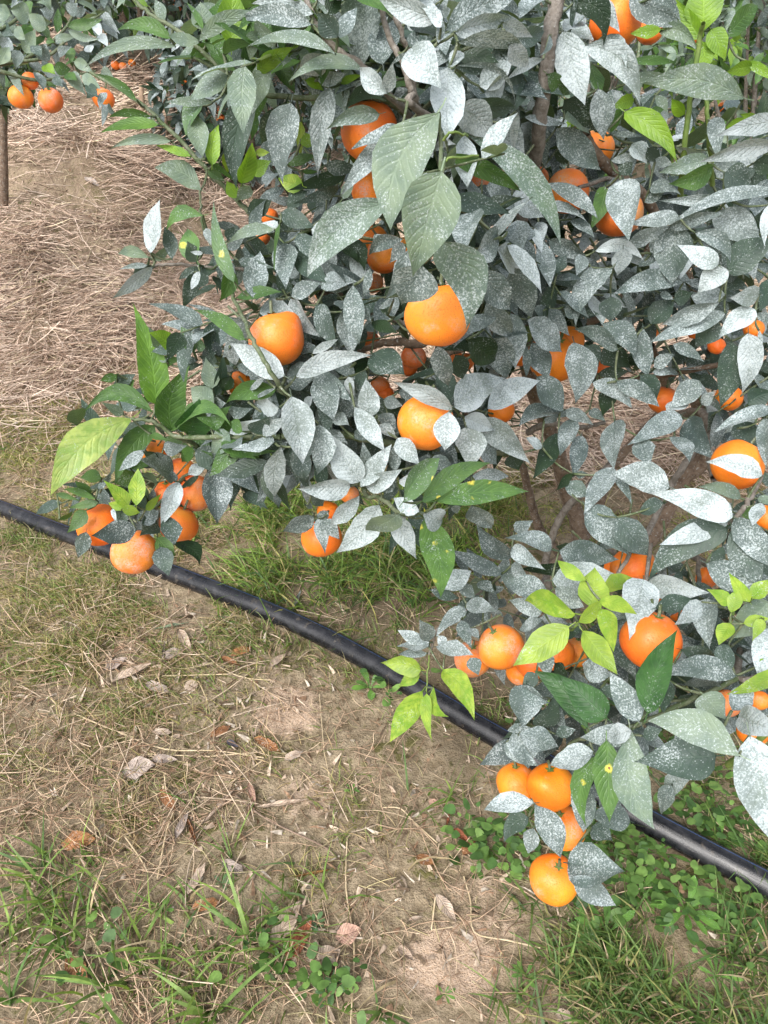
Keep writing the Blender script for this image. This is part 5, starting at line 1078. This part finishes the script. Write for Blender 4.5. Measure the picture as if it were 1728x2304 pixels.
sprigs([(-90, -90), (300, -90), (260, 60), (210, 130), (90, 160), (-90, 150)], 46, .1, .5, [('m', 4), ('d', 3), ('g', 4), ('n', 2), ('k', 1)], m, tw, (.07, .11), .6, False, lambda a, b_: 2.35)
sprigs([(-90, 90), (60, 150), (20, 220), (-90, 240)], 8, .1, .3, [('k', 3), ('d', 3)], m, tw, (.07, .11), .6, False, lambda a, b_: 2.35)
HOLES = HB
link('foliage', m.mesh('foliage'), NBT)['kind'] = 'stuff'; link('twig', tw.mesh('twig', M_TWIG), NBT)['kind'] = 'stuff'

def gp(px, d): return ((px-CX)/F*d, d*math.cos(PITCH)+.0)
TREES = [
 ((-1.28, 5.0), 1.75, .46, 'young tree with slim dark trunk left of the pale stake', 2600, GRN, 11, .45),
 ((-.80, 4.75), 1.35, .42, 'dark tree with orange fruit low behind the left boughs', 2700, [('d', 4), ('k', 4), ('g', 4), ('D', 2)], 12, .08),
 ((-2.3, 5.6), 1.7, .60, 'green leaved tree at the top left corner behind the neighbour', 2700, GRN, 13, .42),
 ((-1.75, 6.6), 1.8, .75, 'grey tree in the second row at the top left', 3200, GREY, 14, .30),
 ((-.55, 6.0), 1.7, .75, 'grey tree behind the dark fruiting one', 3000, GREY, 15, .25),
 ((.35, 4.9), 1.9, .70, 'grey tree hidden behind the middle of the crown', 1500, GREY, 16, .2),
 ((1.0, 4.2), 1.55, .62, 'grey tree right of the upright stem with small oranges', 1800, [('g', 4), ('m', 3), ('l', 1), ('d', 3)], 17, .15),
 ((1.75, 3.9), 1.65, .62, 'fresh green tree behind the lime shoot at the top right', 2000, LIME, 18, .12),
 ((2.35, 4.7), 1.7, .75, 'green-grey tree at the right edge', 1800, GRN, 19, .12),
 ((1.55, 5.7), 1.8, .85, 'grey-green tree in the row behind the lime shoot', 1800, [('g', 4), ('m', 4), ('n', 2)], 20, .12),
 ((-1.62, 5.9), 1.5, .6, 'grey-green tree filling the row behind the pale stake', 2200, GRN, 22, .22),
 ((-1.15, 7.2), 1.7, .8, 'grey tree third from the left in the second row', 2200, GREY, 23, .15),
 ((3.2, 6.4), 1.9, .9, 'tree at the far right corner of the second row', 1400, GRN, 21, .12)]
for (bxy, h, rx, lb, nl, ks, sd, zl) in TREES: crown_tree(bxy, h, rx, lb, nl, ks, .03, 28 if sd > 15 or sd < 14 else 14, zl, (.06, .095), seed=sd)
k = 0
for row, (Y, n, h) in enumerate([(8.2, 9, 1.8), (11, 9, 2.1), (15, 9, 2.6)]):
    for i in range(n):
        X = (-.60+1.2*(i+.5)/n)*Y*1.08+random.uniform(-.2, .2); k += 1
        crown_tree((X, Y), h, .95+.10*row, f'distant orchard tree, {["first","second","third"][row]} row back, {["far left","left","left of centre","centre left","centre","centre right","right of centre","right","far right"][int(i*9/n)]}', 1700, random.choice([GREY, GRN, GREY]), .04, 0, .04, (.10, .16), 'distant orchard trees', seed=40+k)
random.seed(99)
# far hedge mass closing the orchard
m = Mass()
for i in range(2600):
    X = random.uniform(-16, 16); Y = random.uniform(19, 22); z = float(H(X, Y))+random.uniform(0, 3.2)
    P = np.array([X, Y, z]); dr = np.array([random.gauss(0, 1), random.gauss(-.5, .5), random.gauss(-.3, .6)]); dr /= np.linalg.norm(dr); L = random.uniform(.3, .55)
    m.add(P, P+dr*L, L*.55, np.array([random.gauss(0, .5), -.5, 1.]), random.choice('ggdnm'))
tag(link('far_hedge', m.mesh('far_hedge')), 'mass of greenery closing the orchard far behind the rows', 'hedge', kind='stuff')

for (px, py, dm, z, lb) in FAR_ORANGES:
    d = {0: 2.42, 1: min(5.2, F*.074/dm), 2: min(4.6, F*.074/dm), 3: 2.2}[z]
    if z in (1, 2): d = max(d, 3.2)
    P = at(px, py, d); g = float(H(P[0], P[1]))
    if P[2] < g+.06:                                      # keep the fruit above the bank
        d *= .93
    orange(px, py, dm, d, 0, lb, 'oranges on the trees behind' if z else 'oranges of the neighbouring tree', col=random.choice([(.80, .22, .014), (.78, .20, .014), (.84, .26, .018)]), detail=z == 0)

# stakes and slim trunks between the rows
def stake(px, py0, py1, w, label, mat=M_STAKE):
    b = on_ground(px, py1); q = b-CAM; d = q @ FWD; tpt = CAM+ray(px-4, py0)*(b[1]/ray(px-4, py0)[1]); t = Tubes()
    r = w*d/F/2; t.add(np.array([b+[0, 0, -.05], b*.5+tpt*.5, tpt, tpt+[0, 0, .002]]), [r*1.05, r, r*.95, r*.2], 7, .08)
    o = link('wooden_stake', t.mesh('wooden_stake', mat)); tag(o, label, 'stake', 'stakes by the young trees')
stake(322, 190, 290, 12, 'pale wooden stake standing behind the left boughs'); stake(354, 196, 300, 9, 'thinner stake right of the pale one')
stake(374, 240, 318, 10, 'short brown stake nearest the dark fruiting tree'); stake(620, 380, 478, 14, 'brown stake in the straw behind the central leaves', M_BARK)
stake(1363, 880, 945, 16, 'brown post in the straw seen through the gap under the crown', M_BARK)

# ================================================================ FALLEN LEAVES, TWIGS, WEEDS
def dry_template(seed, roll_):
    r = np.random.default_rng(seed); nu, nv = 7, 4; V = []; UV = []
    for i in range(nu+1):
        u = i/nu; w = (u**.7*(1-u)**.95)/.37*.5*(1+.12*r.normal()); w = max(w, .02)
        for j in range(nv+1):
            v = -1+2*j/nv; a = v*roll_
            y = w*(math.sin(a)/max(roll_, .01)); z = w*(1-math.cos(a))/max(roll_, .01)+.05*math.sin(6*u+seed)+.055*r.normal()
            V.append((u-.5, y, z)); UV.append((u, .5+.5*v))
    Fq = [[i*(nv+1)+j, i*(nv+1)+j+1, (i+1)*(nv+1)+j+1, (i+1)*(nv+1)+j] for i in range(nu) for j in range(nv)]
    return mesh_np('fallen_leaf', np.array(V), [np.array(Fq)], M_DRY, True, None, np.array(UV))
DRYM = [dry_template(200+k, rr) for k, rr in enumerate([.4, .9, 1.5, 2.3, .6, 1.2])]
BR = (.25, .125, .06); OR = (.33, .165, .075); PA = (.46, .38, .31); GY = (.36, .31, .28); RD = (.27, .10, .055); GN = (.26, .27, .10); PK = (.45, .30, .24)
def fallen(x0, y0, x1, y1, w, col, m, label, dust=.0):
    a, b = on_ground(x0, y0, .008), on_ground(x1, y1, .008); x = b-a; L = np.linalg.norm(x); x /= L
    d = ((a+b)/2-CAM) @ FWD; W = w*d/F*1.15; n = np.array([random.gauss(0, .12), random.gauss(-.1, .12), 1.]); n = n-x*(n@x); n /= np.linalg.norm(n); y = np.cross(n, x)
    o = bpy.data.objects.new('fallen_leaf', DRYM[m]); COL.objects.link(o); M = Matrix.Identity(4); c = (a+b)/2+np.array([0, 0, .004])
    for i in range(3): M[i][0] = x[i]*L; M[i][1] = y[i]*W; M[i][2] = n[i]*W*.8; M[i][3] = c[i]
    o.matrix_basis = M; o.color = (*col, dust); tag(o, label, 'fallen leaf', 'dry leaves lying on the ground')
def J(l, ox=0, oy=1400, s=1.92): return [(ox+a/s, oy+b/s, ox+c/s, oy+d/s, w/s) for a, b, c, d, w in l]
for (x0, y0, x1, y1, w), col, m, lb in [
 (J([(265, 960, 415, 940, 90)])[0], OR, 0, 'flat oval orange-brown leaf alone at the lower left'),
 (J([(830, 1240, 960, 1210, 65)])[0], OR, 1, 'curled rust leaf behind the largest tuft'),
 (J([(1235, 1465, 1345, 1295, 75)])[0], RD, 0, 'red-brown leaf lying diagonally beside the pale curled one'),
 (J([(290, 1460, 385, 1560, 85)])[0], BR, 4, 'brown leaf among straw at the bottom left'),
 (J([(1100, 505, 1215, 565, 60)])[0], OR, 1, 'rust leaf with white residue below the pale clay patch'),
 (J([(530, 650, 670, 620, 110)])[0], GY, 4, 'largest crumpled grey leaf in the middle of the left ground'),
 (J([(660, 600, 770, 600, 60)])[0], GY, 2, 'grey leaf touching the right of the largest crumpled one'),
 (J([(490, 260, 665, 180, 60)])[0], PA, 2, 'long pale rolled leaf, left end of the litter patch'),
 (J([(775, 40, 830, 150, 60)])[0], PA, 2, 'upright pale curled leaf at the top of the litter patch'),
 (J([(715, 160, 790, 120, 70)])[0], GY, 1, 'grey leaf below the upright pale one'),
 (J([(700, 190, 715, 80, 30)])[0], GY, 3, 'thin rolled bluish leaf in the litter patch'),
 (J([(1000, 150, 1090, 110, 60)])[0], OR, 1, 'rust curled leaf, right side of the litter patch'),
 (J([(950, 160, 1040, 195, 45)])[0], BR, 2, 'brown leaf beneath the rust curled one'),
 (J([(830, 200, 940, 180, 40)])[0], PA, 3, 'rolled pale leaf in the middle of the litter patch'),
 (J([(630, 270, 740, 310, 60)])[0], GY, 1, 'greyish leaf at the lower edge of the litter patch'),
 (J([(800, 300, 860, 260, 60)])[0], PA, 4, 'small pale leaf beside the lower greyish one'),
 (J([(1165, 200, 1240, 140, 50)])[0], PA, 2, 'pale curled leaf near the pipe'),
 (J([(450, 210, 550, 160, 60)])[0], GY, 4, 'dull leaf left of the long pale rolled one'),
 (J([(660, 480, 750, 480, 45)])[0], PA, 1, 'pale leaf above the crumpled grey pair'),
 (J([(910, 500, 1000, 450, 50)])[0], BR, 1, 'brown leaf beside a dark bluish one'),
 (J([(980, 520, 1030, 545, 40)])[0], (.10, .10, .13), 2, 'dark bluish dead leaf by the brown one'),
 (J([(875, 880, 1030, 710, 50)])[0], PA, 3, 'long rolled grey leaf leaning left in the bare centre'),
 (J([(1110, 805, 1335, 770, 55)])[0], PA, 3, 'long rolled pale leaf lying level in the bare centre'),
 (J([(1075, 700, 1105, 800, 40)])[0], PK, 2, 'pinkish leaf between the two long rolled leaves'),
 (J([(690, 730, 760, 820, 60)])[0], BR, 1, 'brown leaf left of the long rolled grey one'),
 (J([(760, 940, 815, 820, 50)])[0], GY, 2, 'upright grey leaf under the brown one'),
 (J([(810, 850, 855, 975, 45)])[0], BR, 3, 'narrow brown curl beside the upright grey leaf'),
 (J([(1230, 600, 1310, 560, 50)])[0], PA, 1, 'pale scrap under the rust leaf with residue'),
 (J([(1170, 1400, 1300, 1210, 90)])[0], PA, 4, 'pale curled leaf above the red-brown one'),
 (J([(1370, 1470, 1470, 1420, 90)])[0], PA, 0, 'broad pale leaf at the lower centre'),
 (J([(1450, 1370, 1560, 1330, 90)])[0], PK, 4, 'pink-brown flat leaf right of the red-brown one'),
 (J([(1270, 1105, 1450, 1070, 32)])[0], (.22, .12, .04), 3, 'long thin rolled brown leaf like a small snake'),
 (J([(960, 1040, 1060, 1090, 60)])[0], GY, 1, 'grey leaf above the largest tuft'),
 (J([(810, 1180, 890, 1040, 50)])[0], PA, 1, 'whitish leaf left of the grey one above the tuft'),
 (J([(340, 240, 395, 180, 65)], 864, 1800)[0], BR, 1, 'brown curled leaf beside the clover patch'),
 (J([(300, 130, 370, 190, 45)], 864, 1800)[0], RD, 2, 'dark red curl above the brown one by the clover'),
 (J([(140, 245, 215, 285, 55)], 864, 1800)[0], OR, 4, 'orange-brown leaf left of the clover patch'),
 (J([(285, 55, 265, 140, 28)], 864, 1800)[0], RD, 3, 'narrow upright red-brown curl on the clay'),
 (J([(225, 410, 310, 530, 60)], 864, 1800)[0], PA, 4, 'torn pale leaf on bare clay at the lower centre'),
 (J([(105, 525, 170, 510, 28)], 864, 1800)[0], PA, 2, 'small pale scrap left of the torn pale leaf'),
 (J([(790, 855, 900, 800, 85)], 864, 1800)[0], GN, 0, 'yellow-green fallen leaf at the bottom right of centre'),
 (J([(740, 930, 820, 950, 70)], 864, 1800)[0], PA, 1, 'pale leaf on the bottom edge under the yellow-green one'),
 (J([(60, 640, 130, 700, 55)], 864, 1800)[0], PA, 2, 'pale crumpled leaf left of the pale clay'),
 (J([(1060, 700, 1130, 740, 60)], 864, 1800)[0], PA, 4, 'pale leaf half hidden in grass at the lower right'),
 (J([(340, 130, 480, 140, 80)], 864, 1800)[0], (.16, .22, .10), 0, 'dusty green fallen leaf beside the lowest bunch'),
 (J([(200, 240, 275, 265, 60)], 0, 700)[0], OR, 4, 'orange-brown leaf on the straw at the left'),
 (J([(225, 300, 300, 310, 35)], 0, 700)[0], BR, 2, 'flat brown leaf just under the orange-brown one on the straw'),
 (J([(110, 205, 180, 225, 45)], 0, 700)[0], (.40, .40, .42), 1, 'grey-white leaf on the straw at the left'),
 (J([(665, 1380, 820, 1350, 32)], 0, 700)[0], (.20, .27, .18), 3, 'rolled grey-green leaf above the litter patch'),
 (J([(1265, 1300, 1300, 1210, 40)], 0, 700)[0], (.33, .38, .36), 3, 'grey-green curled leaf standing in the grass behind the pipe'),
 (J([(200, 30, 230, 10, 60)], 864, 1800)[0], PK, 4, 'pinkish leaf scrap near the pipe above the clay'),
 ((190, 400, 225, 420, 18), (.5, .45, .42), 0, 'white scrap of leaf on the far straw'),
 ((60, 530, 85, 515, 18), GY, 1, 'pale green dead leaf in the mid straw')]:
    fallen(x0, y0, x1, y1, w, col, m, lb, .5 if 'residue' in lb else random.uniform(0, .25))

M_STALK = simple_mat('dry_stalk', (.42, .33, .20), (.58, .47, .32), 50., .7, 200., .001)
M_TWD = simple_mat('dead_twig', (.16, .11, .08), (.27, .20, .15), 60., .85)
def stalk(pts, w, label, mat=M_STALK, lift=.006, nm='dry_stalk', cat='stalk', group='dry stalks lying on the clay'):
    P = [on_ground(x, y, lift+random.uniform(0, .006)) for x, y in pts]; t = Tubes(); path = P if len(P) < 4 else smooth_path(P, 4)
    t.add(np.array(path), w/2, 6, .1); o = link(nm, t.mesh(nm, mat)); tag(o, label, cat, group)
Lx = lambda l, ox=864, oy=1800, s=1.92: [(ox+a/s, oy+b/s) for a, b in l]
Jx = lambda l: Lx(l, 0, 1400)
stalk(Lx([(345, 330), (375, 440), (390, 570), (530, 605), (675, 638)]), .0032, 'pale bent stalk with a sharp elbow left of the lowest orange')
stalk(Lx([(222, 420), (205, 562), (297, 547)]), .003, 'short hooked pale stalk left of the bent one')
stalk(Lx([(-10, 32), (70, 36), (130, 95), (230, 185)]), .0032, 'stalk leading from the bare centre towards the clover')
stalk(Jx([(320, 395), (500, 470), (710, 548), (930, 555), (1140, 585)]), .0035, 'long pale stalk crossing the left ground')
stalk(Jx([(620, 570), (900, 580), (1130, 560)]), .003, 'straight stalk just below the long crossing one')
stalk(Jx([(700, 700), (760, 770), (720, 900), (680, 1110)]), .0042, 'thick pale straw standing between the brown and grey leaves')
stalk(Jx([(1000, 690), (1130, 600)]), .0025, 'short thin stalk under the rust leaf')
stalk(Jx([(1380, 310), (1400, 560), (1430, 700)]), .002, 'thin stalk right of the pale clay patch')
stalk(Jx([(0, 960), (110, 900)]), .003, 'short stalk on the left edge')
stalk(Jx([(520, 900), (600, 1010), (640, 1080)]), .003, 'pale stalk below the flat orange-brown leaf')
stalk(Jx([(400, 820), (430, 1010)]), .003, 'upright thin stalk right of the flat orange-brown leaf')
stalk(Jx([(1500, 930), (1495, 1150), (1530, 1400), (1515, 1736)]), .0032, 'tall pale stalk at the lower centre')
stalk(Jx([(390, 1350), (520, 1560), (620, 1700)]), .0035, 'pale stalk under the lower left tufts')
stalk(Jx([(900, 1330), (960, 1560), (900, 1730)]), .0038, 'bundle-like stalk under the largest tuft')
stalk(Jx([(700, 232), (1000, 224)]), .003, 'level stalk across the litter patch')
stalk(Jx([(870, 120), (960, 200), (1060, 240), (1170, 250)]), .003, 'curved stalk under the litter patch')
stalk(Jx([(1010, 740), (1120, 830), (1230, 890), (1400, 970), (1480, 1040)]), .0042, 'dark thin twig running down right in the bare centre', M_TWD, nm='dead_twig', cat='twig')
stalk(Lx([(680, 930), (760, 850), (830, 790), (880, 760)]), .004, 'pale twig beside the yellow-green leaf', M_TWD, nm='dead_twig', cat='twig')

# broad leaved rosettes
def weed_leaf_mesh(seed):
    r = np.random.default_rng(seed); nu, nv = 6, 2; V = []; UV = []
    for i in range(nu+1):
        u = i/nu; w = (.10+.9*max(0, (u-.25)/.75)**.8)*(1-u**6)*.5
        for j in range(nv+1):
            v = -1+j; V.append((u, v*w, .25*math.sin(2.4*u)*(1-.45*u)+.06*abs(v)*w)); UV.append((u, .5+.5*v))
    Fq = [[i*3+j, (i+1)*3+j, (i+1)*3+j+1, i*3+j+1] for i in range(nu) for j in range(nv)]
    return mesh_np('leaf', np.array(V), [np.array(Fq)], M_LEAF, True, None, np.array(UV))
WL = weed_leaf_mesh(1)
def rosette(px, py, r_px, n, label, wide=.42, col=(.115, .235, .05)):
    p = on_ground(px, py); root = empty('rosette_weed', p); tag(root, label, 'weed', 'broad leaved weeds on the ground'); d = (p-CAM) @ FWD; R = r_px*d/F
    for k in range(n):
        a = k*2.4+random.random()*.5; el = random.uniform(.15, .6); L = R*random.uniform(.6, 1.05)
        o = bpy.data.objects.new('leaf', WL); COL.objects.link(o); o.parent = root; o.rotation_euler = (random.gauss(0, .2), -el*.6, a); o.location = (0, 0, .006)
        o.scale = (L, L*wide, L*.7); f = random.uniform(.75, 1.2); o.color = (col[0]*f, col[1]*f, col[2]*f, 0)
for px, py, r, n, lb, wd in [
 (1541, 2055, 92, 11, 'largest rosette of spatula leaves under the right end of the pipe', .40), (1364, 2107, 88, 10, 'rosette with one long leaf below the alone hanging orange', .38),
 (1480, 1925, 72, 10, 'narrow leaved rosette touching the pipe at the right', .28), (833, 1552, 48, 7, 'small rosette in front of the pipe under the young leaves', .55),
 (633, 2166, 46, 8, 'small rosette beside the red-brown fallen leaf', .48), (792, 1780, 20, 6, 'tiny rosette in the bare centre', .5), (1440, 2010, 60, 9, 'bright rosette above the largest one', .45),
 (1330, 1900, 60, 9, 'rosette right of the lowest bunch', .42), (1620, 1900, 50, 8, 'rosette just above the pipe at the far right', .35), (1290, 2030, 50, 8, 'rosette under the lone orange', .5),
 (750, 2225, 42, 12, 'bluish leaved rosette at the bottom centre', .6), (710, 2080, 30, 9, 'bluish little rosette above the red-brown leaf', .6), (1280, 1800, 45, 8, 'rosette peeping behind the lowest bunch', .45),
 (1000, 2240, 30, 6, 'small pointed rosette at the bottom edge', .4), (1180, 2200, 34, 7, 'small rosette near the yellow-green leaf', .45), (370, 2050, 28, 7, 'small rosette in the lower left', .5),
 (500, 1990, 26, 6, 'greyish small rosette behind the largest tuft', .55), (90, 640, 26, 7, 'lone dark weed on the straw bank', .35), (1610, 2200, 60, 9, 'rosette in the dense grass at the bottom right', .32)]:
    rosette(px, py, r, n, lb, wd, (.10, .19, .08) if 'bluish' in lb or 'greyish' in lb else (.12, .25, .05))
